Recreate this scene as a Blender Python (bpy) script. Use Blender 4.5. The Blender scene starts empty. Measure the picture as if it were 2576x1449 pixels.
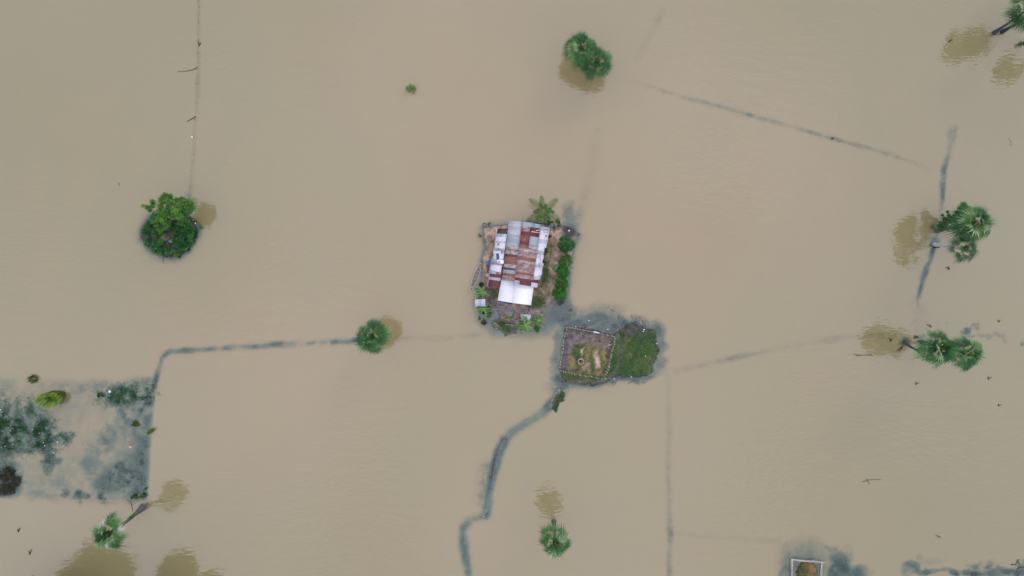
import bpy, math, random
import numpy as np
from mathutils import Vector
# ------------------------------------------------------------------ camera, world, sun, exposure
S = 168.0 / 2576.0            # metres per unit of the survey grid (2576 x 1449 over the framed ground)
H = 116.0                     # height of the drone above the water
sc = bpy.context.scene
cam = bpy.data.cameras.new("camera"); camo = bpy.data.objects.new("camera", cam)
sc.collection.objects.link(camo); sc.camera = camo
camo.location = (0, 0, H); camo.rotation_euler = (0, 0, 0)
cam.sensor_width = 36; cam.lens = 18 * H / 84.0; cam.clip_start = 1; cam.clip_end = 5000

SUN_EL, SUN_AZ = 30, 35
w = bpy.data.worlds.new("World"); sc.world = w; w.use_nodes = True
nt = w.node_tree; nt.nodes.clear(); N = nt.nodes; L = nt.links
out = N.new('ShaderNodeOutputWorld'); sky = N.new('ShaderNodeTexSky'); sky.sky_type = 'NISHITA'
sky.sun_disc = False; sky.sun_elevation = math.radians(SUN_EL); sky.sun_rotation = math.radians(SUN_AZ)
bg1 = N.new('ShaderNodeBackground'); bg1.inputs[1].default_value = 0.05; L.new(sky.outputs[0], bg1.inputs[0])
tc = N.new('ShaderNodeTexCoord'); sp = N.new('ShaderNodeSeparateXYZ'); L.new(tc.outputs['Generated'], sp.inputs[0])
mr = N.new('ShaderNodeMapRange'); mr.inputs[1].default_value = 0; mr.inputs[2].default_value = 1
mr.inputs[3].default_value = 0.42; mr.inputs[4].default_value = 1.25; L.new(sp.outputs[2], mr.inputs[0])
nz = N.new('ShaderNodeTexNoise'); nz.inputs['Scale'].default_value = 3.2; nz.inputs['Detail'].default_value = 4
L.new(tc.outputs['Generated'], nz.inputs['Vector'])
m2 = N.new('ShaderNodeMapRange'); m2.inputs[1].default_value = .3; m2.inputs[2].default_value = .7
m2.inputs[3].default_value = .78; m2.inputs[4].default_value = 1.22; L.new(nz.outputs[0], m2.inputs[0])
mu = N.new('ShaderNodeMath'); mu.operation = 'MULTIPLY'; L.new(mr.outputs[0], mu.inputs[0]); L.new(m2.outputs[0], mu.inputs[1])
mu2 = N.new('ShaderNodeMath'); mu2.operation = 'MULTIPLY'; mu2.inputs[1].default_value = 1.05; L.new(mu.outputs[0], mu2.inputs[0])
bg2 = N.new('ShaderNodeBackground'); bg2.inputs[0].default_value = (0.89, 0.88, 1.0, 1); L.new(mu2.outputs[0], bg2.inputs[1])
ad = N.new('ShaderNodeAddShader'); L.new(bg1.outputs[0], ad.inputs[0]); L.new(bg2.outputs[0], ad.inputs[1]); L.new(ad.outputs[0], out.inputs[0])

sl = bpy.data.lights.new("sun", 'SUN'); sl.energy = 0.6; sl.angle = math.radians(24); sl.color = (1, .96, .9)
so = bpy.data.objects.new("sun", sl); sc.collection.objects.link(so)
so.rotation_euler = (math.radians(90 - SUN_EL), 0, math.radians(180 - SUN_AZ))
vs = sc.view_settings; vs.view_transform = 'Standard'; vs.look = 'None'; vs.exposure = 0.19; vs.gamma = 1; vs.use_curve_mapping = False

R = random.Random(7); NR = np.random.default_rng(7)
# ------------------------------------------------------------------ coordinates: survey grid (D) and the detail sheets -> metres
def W(x, y, z=0.0):
    k = S * (H - z) / H
    return Vector(((x - 1288) * k, -(y - 724.5) * k, z))
def sheet(ox, oy, k): return lambda x, y: (ox + k * x, oy + k * y)
z1 = sheet(1162.8, 472.8, .26445); z2 = sheet(1373.6, 734.7, .19844); z3 = sheet(319.4, 460, .14995)
z4 = sheet(0, 920, .36507); z5 = sheet(2223.4, 472.8, .15871); z6 = sheet(2108.4, 702.8, .22049)
z7 = sheet(2236.1, 0, .16752); z6b = sheet(1903.9, 1213.9, .26091); z8 = sheet(383.3, 0, .35297)
zh = sheet(1162.8, 549.4, .15873); zs = sheet(1162.8, 702.8, .11465); z4b = sheet(0, 945.6, .22933)
zp = sheet(1405.6, 798.6, .11024); p4 = sheet(0, 0, 1 / 1.56522)
def Z(f, x, y, z=0.0): return W(*f(x, y), z)
def GP(f, pts): return [tuple(W(*f(*p))[:2]) for p in pts]
# ------------------------------------------------------------------ materials
def newmat(name):
    m = bpy.data.materials.new(name); m.use_nodes = True
    return m, m.node_tree.nodes, m.node_tree.links, m.node_tree.nodes['Principled BSDF']
def mixcol(N, L, fac, a, b, bt='MIX'):
    n = N.new('ShaderNodeMix'); n.data_type = 'RGBA'; n.blend_type = bt
    for s, v in ((n.inputs[0], fac), (n.inputs[6], a), (n.inputs[7], b)):
        if hasattr(v, 'is_linked'): L.new(v, s)
        elif isinstance(v, tuple): s.default_value = (*v, 1)
        else: s.default_value = v
    return n.outputs[2]
def ramp(N, L, src, a, b, lo=0., hi=1.):
    n = N.new('ShaderNodeMapRange'); L.new(src, n.inputs[0])
    for i, v in enumerate((a, b, lo, hi)): n.inputs[i + 1].default_value = v
    return n.outputs[0]
def noise(N, L, scale, detail=3, vec=None, rough=.55):
    n = N.new('ShaderNodeTexNoise'); n.inputs['Scale'].default_value = scale; n.inputs['Detail'].default_value = detail
    n.inputs['Roughness'].default_value = rough
    if vec is not None: L.new(vec, n.inputs['Vector'])
    return n.outputs[0]
def coords(N, L, scale=(1, 1, 1), rz=0.):
    t = N.new('ShaderNodeTexCoord'); m = N.new('ShaderNodeMapping'); L.new(t.outputs['Object'], m.inputs[0])
    m.inputs['Scale'].default_value = scale; m.inputs['Rotation'].default_value = (0, 0, rz); return m.outputs[0]
def attr(N, name, fac=False):
    a = N.new('ShaderNodeAttribute'); a.attribute_name = name; return a.outputs['Fac' if fac else 'Color']
def bump(N, L, h, P, s=.5, d=.05):
    b = N.new('ShaderNodeBump'); b.inputs['Strength'].default_value = s; b.inputs['Distance'].default_value = d
    L.new(h, b.inputs['Height']); L.new(b.outputs[0], P.inputs['Normal'])
def simple(name, col, rough=.8, var=.35, scale=3., metal=0., usecol=False):
    m, N, L, P = newmat(name)
    base = attr(N, 'Col') if usecol else col
    n = noise(N, L, scale, 5, coords(N, L)); f = ramp(N, L, n, .3, .7, 1 - var, 1 + var * .6)
    c = N.new('ShaderNodeCombineColor'); [L.new(f, c.inputs[i]) for i in range(3)]
    L.new(mixcol(N, L, 1.0, base, c.outputs[0], 'MULTIPLY'), P.inputs['Base Color'])
    P.inputs['Roughness'].default_value = rough; P.inputs['Metallic'].default_value = metal
    bump(N, L, n, P, .4, .03); return m
def leafmat(name):
    m, N, L, P = newmat(name)
    n = noise(N, L, 1.6, 3, coords(N, L)); f = ramp(N, L, n, .3, .7, .8, 1.2)
    c = N.new('ShaderNodeCombineColor'); [L.new(f, c.inputs[i]) for i in range(3)]
    col = mixcol(N, L, 1.0, attr(N, 'Col'), c.outputs[0], 'MULTIPLY')
    L.new(col, P.inputs['Base Color']); P.inputs['Roughness'].default_value = .5
    P.inputs['Specular IOR Level'].default_value = .3
    tr = N.new('ShaderNodeBsdfTranslucent'); L.new(col, tr.inputs[0])
    mx = N.new('ShaderNodeMixShader'); mx.inputs[0].default_value = .22
    L.new(P.outputs[0], mx.inputs[1]); L.new(tr.outputs[0], mx.inputs[2])
    L.new(mx.outputs[0], N['Material Output'].inputs[0]); return m
M_leaf = leafmat('leaf'); M_bark = simple('bark', (.1, .09, .08), .9, .5, 6, usecol=True)
M_wood = simple('weathered_wood', (.2, .15, .11), .85, .45, 7, usecol=True)
M_paint = simple('painted', (.5, .5, .5), .5, .15, 4, usecol=True)
# ground: real colours of mud, sand, grass and dead straw come from the Col attribute
def ground_mat():
    m, N, L, P = newmat('wet_ground'); c0 = coords(N, L)
    a = noise(N, L, 1.3, 8, c0, .65); b = noise(N, L, 7., 4, c0, .6)
    f = N.new('ShaderNodeMath'); f.operation = 'MULTIPLY'
    L.new(ramp(N, L, a, .32, .68, .4, 1.55), f.inputs[0]); L.new(ramp(N, L, b, .3, .7, .6, 1.4), f.inputs[1])
    c = N.new('ShaderNodeCombineColor'); [L.new(f.outputs[0], c.inputs[i]) for i in range(3)]
    L.new(mixcol(N, L, 1.0, attr(N, 'Col'), c.outputs[0], 'MULTIPLY'), P.inputs['Base Color'])
    P.inputs['Roughness'].default_value = .85; bump(N, L, b, P, .7, .12); return m
M_ground = ground_mat()
def water_mat():
    m, N, L, P = newmat('flood_water'); N.remove(P); c0 = coords(N, L)
    big = noise(N, L, .018, 3, c0); med = noise(N, L, .11, 3, coords(N, L, (1, .6, 1), .5))
    col = mixcol(N, L, ramp(N, L, big, .36, .60), (.271, .206, .103), (.250, .208, .100))
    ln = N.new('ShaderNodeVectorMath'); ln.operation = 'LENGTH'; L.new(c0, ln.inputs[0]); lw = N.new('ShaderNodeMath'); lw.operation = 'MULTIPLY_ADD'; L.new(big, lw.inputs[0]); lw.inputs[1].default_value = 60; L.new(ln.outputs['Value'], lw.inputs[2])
    col = mixcol(N, L, ramp(N, L, lw.outputs[0], 55, 125, 0, .9), col, (.216, .199, .097))   # vignette put into the water colour: darker and greener towards the frame edges
    col = mixcol(N, L, ramp(N, L, med, .3, .7, 0, .3), col, (.271, .206, .106))
    tr = N.new('ShaderNodeBsdfTransparent'); tr.inputs[0].default_value = (.80, .97, .95, 1)
    dep = attr(N, 'depth', True)
    cl = noise(N, L, .9, 5, c0); ex = N.new('ShaderNodeMath'); ex.operation = 'MULTIPLY'
    L.new(dep, ex.inputs[0]); L.new(ramp(N, L, cl, .3, .7, -1.9, -2.5), ex.inputs[1])
    e = N.new('ShaderNodeMath'); e.operation = 'EXPONENT'; L.new(ex.outputs[0], e.inputs[0])
    col = mixcol(N, L, ramp(N, L, e.outputs[0], .12, .8), col, (.026, .155, .095)); df = N.new('ShaderNodeBsdfDiffuse'); L.new(col, df.inputs[0])
    mx = N.new('ShaderNodeMixShader'); L.new(e.outputs[0], mx.inputs[0]); L.new(df.outputs[0], mx.inputs[1]); L.new(tr.outputs[0], mx.inputs[2])
    # wind ripples: short crested wavelets, drifting in size over the lake
    w1 = noise(N, L, 1.5, 1.2, coords(N, L, (.6, 1.6, 1), .12), .5)
    w2 = noise(N, L, .55, 2, coords(N, L, (.5, 1.3, 1), -.25), .5)
    calm = ramp(N, L, noise(N, L, .03, 2, coords(N, L)), .35, .65, .35, 1.)
    ad = N.new('ShaderNodeMath'); ad.operation = 'MULTIPLY_ADD'; L.new(w2, ad.inputs[0]); ad.inputs[1].default_value = 1.6; L.new(w1, ad.inputs[2])
    b = N.new('ShaderNodeBump'); L.new(calm, b.inputs['Strength']); b.inputs['Distance'].default_value = .048; L.new(ad.outputs[0], b.inputs['Height'])
    gl = N.new('ShaderNodeBsdfGlossy'); gl.inputs['Roughness'].default_value = .045; gl.inputs[0].default_value = (.99, .95, 1, 1); L.new(b.outputs[0], gl.inputs['Normal'])
    fr = N.new('ShaderNodeFresnel'); fr.inputs[0].default_value = 1.82; L.new(b.outputs[0], fr.inputs['Normal'])
    m3 = N.new('ShaderNodeMixShader'); L.new(fr.outputs[0], m3.inputs[0]); L.new(mx.outputs[0], m3.inputs[1]); L.new(gl.outputs[0], m3.inputs[2])
    L.new(m3.outputs[0], N['Material Output'].inputs[0]); return m
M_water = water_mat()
def tin_mat():
    m, N, L, P = newmat('corrugated_tin'); ang = math.radians(7)
    st = coords(N, L, (.5, 7.5, 1), ang); bl = coords(N, L, (1, 1.3, 1), ang)
    a = noise(N, L, 1.5, 6, st, .65); b = noise(N, L, 1.6, 5, bl, .6)
    s = N.new('ShaderNodeMath'); s.operation = 'MULTIPLY_ADD'; L.new(a, s.inputs[0]); s.inputs[1].default_value = .55
    h = N.new('ShaderNodeMath'); h.operation = 'MULTIPLY'; L.new(b, h.inputs[0]); h.inputs[1].default_value = .45; L.new(h.outputs[0], s.inputs[2])
    rv = N.new('ShaderNodeMath'); rv.operation = 'MULTIPLY_ADD'; L.new(attr(N, 'rust', True), rv.inputs[0]); rv.inputs[1].default_value = .22; rv.inputs[2].default_value = -.74
    sm = N.new('ShaderNodeMath'); sm.operation = 'ADD'; L.new(s.outputs[0], sm.inputs[0]); L.new(rv.outputs[0], sm.inputs[1])
    rc = mixcol(N, L, ramp(N, L, noise(N, L, 5, 4, st), .35, .65), (.17, .036, .022), (.30, .14, .09))
    col = mixcol(N, L, ramp(N, L, sm.outputs[0], -.09, .06), attr(N, 'Col'), rc)
    dirt = ramp(N, L, noise(N, L, 9, 4, st), .35, .65,   .72, 1.12)
    c = N.new('ShaderNodeCombineColor'); [L.new(dirt, c.inputs[i]) for i in range(3)]
    L.new(mixcol(N, L, 1.0, col, c.outputs[0], 'MULTIPLY'), P.inputs['Base Color'])
    P.inputs['Roughness'].default_value = .62; P.inputs['Metallic'].default_value = .0; return m
M_tin = tin_mat()
# ------------------------------------------------------------------ mesh builder
class MB:
    def __init__(s): s.v = []; s.f = []; s.c = []; s.n = 0; s.r = []
    def add(s, v, f, c, rust=0.):
        v = np.asarray(v, float).reshape(-1, 3); f = np.asarray(f, int)
        c = np.asarray(c, float)
        if c.ndim == 1: c = np.tile(c, (len(v), 1))
        s.v.append(v); s.f.append(f + s.n); s.c.append(c); s.r.append(np.full(len(v), rust)); s.n += len(v)
    def tube(s, pts, rad, c, n=8, cap=True):
        pts = [Vector(p) for p in pts]; rad = rad if isinstance(rad, (list, tuple)) else [rad] * len(pts); V = []
        for i, p in enumerate(pts):
            d = (pts[min(i + 1, len(pts) - 1)] - pts[max(i - 1, 0)]).normalized()
            a = d.orthogonal().normalized() if i == 0 else (a - d * a.dot(d)).normalized()
            b = d.cross(a)
            for k in range(n):
                t = 2 * math.pi * k / n; V.append(p + (a * math.cos(t) + b * math.sin(t)) * rad[i])
        F = [(i * n + k, i * n + (k + 1) % n, (i + 1) * n + (k + 1) % n, (i + 1) * n + k) for i in range(len(pts) - 1) for k in range(n)]
        s.add(V, F, c)
        if cap:
            e = len(pts) - 1
            for o, p in ((0, pts[0]), (e * n, pts[-1])):
                s.add([V[o + k] for k in range(n)] + [p], [(k, (k + 1) % n, n) for k in range(n)], c)
    def box(s, c0, size, c, rz=0., M=None):
        x, y, z = [a / 2 for a in size]; V = []
        for sx, sy, sz in ((-1,-1,-1),(1,-1,-1),(1,1,-1),(-1,1,-1),(-1,-1,1),(1,-1,1),(1,1,1),(-1,1,1)):
            px, py = sx * x, sy * y
            V.append((c0[0] + px * math.cos(rz) - py * math.sin(rz), c0[1] + px * math.sin(rz) + py * math.cos(rz), c0[2] + sz * z))
        s.add(V, [(0,3,2,1),(4,5,6,7),(0,1,5,4),(1,2,6,5),(2,3,7,6),(3,0,4,7)], c)
    def prism(s, bot, top, c):
        n = len(bot); V = list(bot) + list(top)
        s.add(V, [(i, (i + 1) % n, n + (i + 1) % n, n + i) for i in range(n)], c)
        s.add(list(top), [tuple([0, i, i + 1]) for i in range(1, n - 1)], c); s.add(list(bot), [tuple([0, i + 1, i]) for i in range(1, n - 1)], c)
    def build(s, name, mat, parent=None, smooth=False, origin=None):
        v = np.concatenate(s.v); c = np.concatenate(s.c); r = np.concatenate(s.r)
        if origin is not None: v = v - np.array(origin)
        me = bpy.data.meshes.new(name); me.vertices.add(len(v)); me.vertices.foreach_set('co', v.ravel())
        tot = np.concatenate([np.full(len(f), f.shape[1]) for f in s.f]); lv = np.concatenate([f.ravel() for f in s.f])
        st = np.concatenate([[0], np.cumsum(tot)[:-1]])
        me.loops.add(len(lv)); me.loops.foreach_set('vertex_index', lv)
        me.polygons.add(len(tot)); me.polygons.foreach_set('loop_start', st); me.polygons.foreach_set('loop_total', tot)
        me.update(calc_edges=True); me.validate()
        a = me.color_attributes.new('Col', 'FLOAT_COLOR', 'POINT'); a.data.foreach_set('color', np.concatenate([c, np.ones((len(c), 1))], 1).ravel())
        b = me.attributes.new('rust', 'FLOAT', 'POINT'); b.data.foreach_set('value', r)
        if smooth: me.polygons.foreach_set('use_smooth', np.ones(len(tot), bool))
        me.materials.append(mat); o = bpy.data.objects.new(name, me); sc.collection.objects.link(o)
        if parent is not None:
            o.parent = parent
            if origin is None: o.location = -parent.location
        elif origin is not None: o.location = origin
        return o
def tag(o, label=None, cat=None, group=None, kind=None):
    if label: o['label'] = label
    if cat: o['category'] = cat
    if group: o['group'] = group
    if kind: o['kind'] = kind
    return o
def thing(name, loc, label, cat, group=None):
    o = bpy.data.objects.new(name, None); sc.collection.objects.link(o); o.location = loc; o.empty_display_size = .3
    return tag(o, label, cat, group)
def vary(c, a=.15, g=R): k = 1 + g.uniform(-a, a); return tuple(max(0, x * k * (1 + g.uniform(-a, a) * .3)) for x in c)
# ------------------------------------------------------------------ terrain field
def axis(lo, hi, step, far):
    a = np.arange(lo, hi + 1e-6, step); e = []; d = step * 2; x = hi
    while x < far: x += d; e.append(x); d *= 1.35
    return np.concatenate([[-v + (lo + hi) for v in e[::-1]], a, e])
AX = axis(-88, 88, .2, 1500); AY = axis(-51, 51, .2, 1500); GX, GY = np.meshgrid(AX, AY)
def vn(x, y, scale, seed):
    g = np.random.default_rng(seed).random((256, 256)); x = x / scale + 1000.; y = y / scale + 1000.
    xi = np.floor(x).astype(int); yi = np.floor(y).astype(int); fx = x - xi; fy = y - yi
    fx = fx * fx * (3 - 2 * fx); fy = fy * fy * (3 - 2 * fy); a = xi % 256; b = yi % 256; a1 = (xi + 1) % 256; b1 = (yi + 1) % 256
    return (g[b, a] * (1 - fx) + g[b, a1] * fx) * (1 - fy) + (g[b1, a] * (1 - fx) + g[b1, a1] * fx) * fy
def fbm(scale, seed, oct=4, x=None, y=None):
    x = GX if x is None else x; y = GY if y is None else y; s = 0; t = 0; a = 1.
    for i in range(oct): s = s + a * vn(x, y, scale / 2 ** i, seed + i); t += a; a *= .6
    return s / t
def seg_dist(pts, vals):
    best = np.full(GX.shape, 1e9); val = np.zeros(GX.shape)
    for (a, b, va, vb) in zip(pts[:-1], pts[1:], vals[:-1], vals[1:]):
        dx, dy = b[0] - a[0], b[1] - a[1]; l2 = dx * dx + dy * dy
        t = np.clip(((GX - a[0]) * dx + (GY - a[1]) * dy) / l2, 0, 1); d = np.hypot(GX - a[0] - t * dx, GY - a[1] - t * dy)
        m = d < best; best = np.where(m, d, best); val = np.where(m, va + (vb - va) * t, val)
    return best, val
def sdf(poly):            # positive inside
    d, _ = seg_dist(poly + [poly[0]], [0] * (len(poly) + 1)); ins = np.zeros(GX.shape, bool)
    for (x0, y0), (x1, y1) in zip(poly, poly[1:] + [poly[0]]):
        if y0 == y1: continue
        c = ((y0 > GY) != (y1 > GY)) & (GX < (x1 - x0) * (GY - y0) / (y1 - y0) + x0); ins ^= c
    return np.where(ins, d, -d)
def blob(f, x, y, rx, ry=None, rot=0):      # soft ellipse 1 at centre
    cx, cy = W(*f(x, y))[:2]; ry = ry or rx; c, s = math.cos(rot), math.sin(rot)
    u = (GXW - cx) * c + (GYW - cy) * s; v = -(GXW - cx) * s + (GYW - cy) * c
    return np.clip(1.5 - np.hypot(u / rx, v / ry), 0, 1)
GXW = GX + (fbm(2.4, 201, 4) - .5) * 2.6; GYW = GY + (fbm(2.4, 221, 4) - .5) * 2.6
K = 2.2
n_f = fbm(1.0, 11, 4); n_m = fbm(3.2, 31, 4); n_l = fbm(12., 51, 3); n_w = fbm(2.2, 71, 3) - .5
def dvis(v): return -np.log(np.clip(v, .004, 1)) / K
ZT = np.full(GX.shape, -2.35) + (n_m - .5) * .3
COL = np.zeros(GX.shape + (3,)) + np.array([.018, .055, .042])
def paint(mask, col): global COL; COL = COL * (1 - mask[..., None]) + np.array(col) * mask[..., None]
def raise_vis(v): global ZT; ZT = np.maximum(ZT, -dvis(v))
ident = lambda x, y: (x, y)
def bund(pts, hw, amp=.5, f=ident, soft=1.7, shift=.5):
    P = [tuple(W(*f(p[0], p[1]))[:2]) for p in pts]; d, v = seg_dist(P, [p[2] for p in pts])
    d = np.abs(d + n_w * shift); g = np.exp(-(d / (hw * S * soft * .78)) ** 2.2)
    raise_vis(np.clip(v * g * (1 + (n_m - .5) * 2.2 * amp + (n_f - .5) * 2.2 * amp), 0, .97))
bund([(500, 0, .14), (500, 170, .15), (494, 290, .09), (484, 430, .12), (476, 500, .22)], 4.5, .6)
bund([(385, 975, .75), (400, 930, .3), (408, 898, .3), (430, 884, .55), (520, 879, .42), (640, 871, .5), (700, 867, .5), (800, 862, .45), (885, 858, .6), (925, 852, .55), (990, 850, .12), (1120, 850, .09), (1210, 840, .16)], 6, .8)
bund([(1590, 205, .07), (1720, 245, .17), (1800, 265, .25), (1870, 285, .42), (1930, 302, .26), (1990, 318, .16), (2100, 350, .32), (2210, 380, .28), (2280, 402, .16), (2340, 425, .1)], 5, .8)
bund([(2404, 320, .15), (2385, 385, .3), (2374, 430, .6), (2371, 500, .62), (2362, 560, .2), (2350, 625, .72), (2338, 655, .8), (2322, 700, .75), (2310, 745, .5), (2306, 780, .2), (2308, 830, .08)], 5.6, .7)
bund([(1700, 935, .13), (1780, 915, .17), (1870, 895, .25), (1940, 880, .12), (1990, 870, .09), (2130, 848, .2), (2250, 842, .12)], 6, .6)
bund([(1680, 940, .07), (1683, 1060, .15), (1681, 1150, .13), (1683, 1300, .2), (1686, 1345, .5), (1684, 1375, .3), (1683, 1449, .28), (1683, 1520, .2)], 6, .5)
bund([(1500, 335, .07), (1482, 460, .1), (1462, 520, .16), (1442, 560, .5), (1436, 585, .8)], 13, .5)
bund([(1665, 30, .11), (1635, 90, .08), (1600, 150, .06)], 8, .5)
bund([(1690, 1340, .1), (1800, 1352, .09), (1960, 1362, .12)], 6, .5)
bund([(1180, 1449, .6), (1175, 1420, .75), (1168, 1380, .8), (1164, 1345, .5), (1166, 1328, .65), (1184, 1308, .5), (1205, 1300, .45), (1222, 1294, .85)], 8.5, .4)
bund([(1222, 1296, .92), (1228, 1245, .96), (1238, 1195, .97), (1254, 1140, .97), (1270, 1105, .93), (1300, 1078, .5), (1340, 1055, .4), (1365, 1040, .5), (1388, 1012, .85), (1408, 978, .92), (1420, 958, .9)], 8.6, .3)
bund([(1218, 1255, .5), (1222, 1215, .45), (1232, 1180, .3)], 16, .8)
bund([(0, 963, .18), (100, 968, .22), (200, 972, .26), (300, 972, .35), (370, 965, .5)], 12, .8)
bund([(0, 1238, .2), (60, 1246, .22), (110, 1250, .28), (180, 1252, .16), (300, 1258, .25), (365, 1262, .5)], 10, .9)
# flooded weedy field on the left: straight-edged on its right side
fld = sdf(GP(ident, [(-60, 962), (392, 960), (383, 1100), (372, 1264), (-60, 1252)])); edge = np.clip(fld / .7 + .3, 0, 1)
fv = np.clip((n_m * .55 + n_f * .3 + n_l * .35 - .42) * 1.1, 0, 1)
strip = np.clip(1 - (np.abs(GX - W(360, 0)[0] - (GY - W(0, 1100)[1]) * .055) / 5.2), 0, 1)
spots = [(z4, 830, 215, 3.2, 2., .95), (z4, 960, 200, 3., 1.8, .9), (z4, 1010, 300, 2.8, 4., .85), (z4, 900, 350, 2.5, 3, .75), (z4, 990, 410, 2.6, 2.5, .85), (z4, 750, 500, 2., 2.2, .62), (z4, 640, 590, 2., 1.2, .45),
         (z4, 640, 680, 1.8, 2., .55), (z4, 800, 790, 4.6, 2.4, .75), (z4, 860, 760, 2.4, 2., .85), (z4, 980, 780, 1.8, 3., .8), (z4, 930, 740, 2, 2, .7), (z4, 970, 900, 2., 1.6, .85),
         (z4, 0, 430, 4., 4.5, .97), (z4, 80, 440, 4., 4.5, .92), (z4, 40, 530, 4., 2., .9), (z4, 220, 380, 2.6, 3., .88), (z4, 280, 460, 2.8, 2.8, .94), (z4, 310, 520, 2.6, 1.8, .95), (z4, 400, 500, 2., 1.2, .93), (z4, 190, 580, 1.8, .8, .8), (z4, 340, 650, .9, 2.2, .75),
         (z4, 40, 790, 2.9, 3.6, .93), (z4, 20, 860, 2.6, 2, .9), (z4, 0, 640, 1., 1.2, .6), (z4, 395, 665, 1., .8, .7), (z4, 260, 890, 1.8, .8, .4), (z4, 50, 130, 2., .8, .35), (z4, 540, 900, 1.2, 1, .75), (z4, 600, 880, 1, 1, .6), (z4, 705, 905, .8, 1.6, .85), (z4, 545, 935, 1.8, .5, .6),
         (z4, 440, 885, 1., .6, .6), (z4, 480, 780, 3., 1.4, .3), (z4, 400, 800, 2., 1.6, .4), (z4, 620, 160, 3., 1.2, .4), (z4, 540, 170, 3.5, .9, .35), (z4, 1085, 110, 1.2, 1.8, .85)]
fv = fv * .42 + .11 + strip * np.clip(n_m * 1.5 - .2, 0, 1) * .75
for f, x, y, rx, ry, v in spots: fv = np.maximum(fv, blob(f, x, y, rx, ry) * v * np.clip(-.35 + n_f * 1.5 + n_m * 1.0, 0, 1.05))
raise_vis(np.clip(fv * edge, 0, .96)); paint(np.clip(edge * .8, 0, 1), (.010, .075, .032)); paint(np.clip(edge, 0, 1) * np.clip(n_l * 3 - 1.2, 0, 1), (.02, .10, .04))
for x, y, rx, ry, v in [(330, 800, 1.6, 3.5, .5), (560, 900, 3, .8, 0)]: pass
# patches bottom right and right
for f, x, y, rx, ry, v in [(z6b, 800, 720, 2.0, 1.2, .72), (z6b, 820, 800, 1.6, 1.6, .8), (z6b, 770, 870, 1.6, 1.3, .82), (z6b, 920, 880, 2.4, 1.5, .68), (z6b, 690, 635, 1.6, .6, .38), (z6b, 880, 640, 1, .6, .2),
        (z6b, 280, 860, 1.6, 2.6, .55), (z6b, 360, 620, 1.6, 1.2, .2), (z6b, 1500, 800, 1.4, .9, .78), (z6b, 1610, 840, 2., .7, .66), (z6b, 1450, 850, 1.2, .8, .4), (z6b, 1780, 850, 1.6, .5, .42), (z6b, 1910, 865, .9, .8, .85),
        (z6b, 2030, 880, 1.2, .8, .8), (z6b, 2120, 880, 1.2, 1., .85), (z6b, 2140, 790, 1, .5, .5), (z6b, 2260, 800, 1, .5, .6), (z6b, 2300, 880, 2.6, .9, .7), (z6b, 2420, 860, 1.6, 1., .8), (z6b, 2520, 880, 1.8, 1, .85), (z6b, 2560, 800, 1, .8, .6),
        (z6b, 460, 820, 4, 3.6, .5), (z6b, 1700, 740, 1.8, .5, .16), (z6b, 1560, 700, .6, .4, .3),
        (z6, 1485, 580, .7, .6, .7), (z6, 1570, 520, .8, .4, .4), (z6, 1480, 650, 1.1, .4, .45), (z6, 1600, 570, .7, .4, .35), (z6, 1680, 640, 1, .5, .3), (z6, 1790, 620, .8, .4, .28), (z6, 1890, 640, .7, .4, .3), (z6, 1930, 680, .7, .4, .22), (z6, 2110, 725, .5, .4, .5),
        (z6, 1250, 530, .6, .4, .16), (z6, 850, 480, .5, .5, .18), (z6, 900, 340, 1.5, 2.5, .1), (ident, 2534, 353, .35, .35, .45), (ident, 2395, 345, .8, 1.2, .25), (z6, 780, 690, .9, .9, .5), (z6, 955, 700, .8, .8, .5),
        (z5, 800, 885, .9, .9, .7), (z5, 850, 660, .8, .8, .5), (z5, 900, 600, 2, 2, .18), (z3, 1180, 800, 1., 1.3, .5), (z3, 1040, 270, .7, 1., .4)]:
    raise_vis(np.clip(blob(f, x, y, rx, ry) * v * np.clip(.35 + n_f * .7 + n_m * .45, 0, 1.1), 0, .95))
# ---- islands
def island(poly, apron=.8, rise=.35, top=.35, wob=.9):
    global ZT
    d = sdf(poly) + n_w * wob; z = np.where(d > 0, top * (1 - np.exp(-d * rise / top)), d * apron); ZT = np.maximum(ZT, z); return d
G_mask = np.zeros(GX.shape)
def sm(d, a, b): return np.clip((d - a) / (b - a), 0, 1)
# house island
hi = island(GP(z1, [(205, 385), (330, 360), (440, 345), (600, 335), (760, 345), (880, 365), (960, 350), (1060, 375), (1085, 450), (1040, 640), (1000, 800), (980, 1000), (965, 1080), (930, 1120), (800, 1130), (780, 1230), (770, 1330), (690, 1350), (560, 1330),
    (420, 1345), (340, 1320), (330, 1200), (250, 1110), (170, 1080), (160, 1000), (185, 920), (205, 850), (195, 700), (210, 560)]), 1.15, wob=1.5)
mudz = sdf(GP(z1, [(240, 950), (330, 960), (340, 1070), (650, 1120), (760, 1040), (930, 1060), (930, 1150), (900, 1250), (800, 1400), (200, 1400), (200, 1100)])) + n_w
ZT = np.where(mudz > 0, np.minimum(ZT, np.maximum(ZT * .25, -.08 + .25 * (n_m - .5) + n_f * .12)), ZT)
raise_vis(np.clip(sm(sdf(GP(z1, [(240, 950), (880, 1120), (960, 1180), (900, 1300), (800, 1370), (300, 1370), (180, 1250), (150, 1080)])), -1.5, 1.2) * (.55 + n_m * .5), 0, .95))
paint(sm(hi, -1.5, .2), (.24, .175, .14)); paint(sm(hi, -.3, .5) * np.clip(n_m * 1.6 - .2, 0, 1), (.46, .30, .21))
paint(sm(mudz, -.5, .8), (.24, .20, .175)); paint(sm(mudz, -.5, .5) * np.clip(n_m * 3 - 1.4, 0, 1) * .8, (.09, .075, .055))
east = sdf(GP(z1, [(760, 480), (900, 520), (930, 700), (880, 1000), (900, 1060), (780, 1110), (640, 1130), (700, 930), (770, 780)]))
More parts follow.
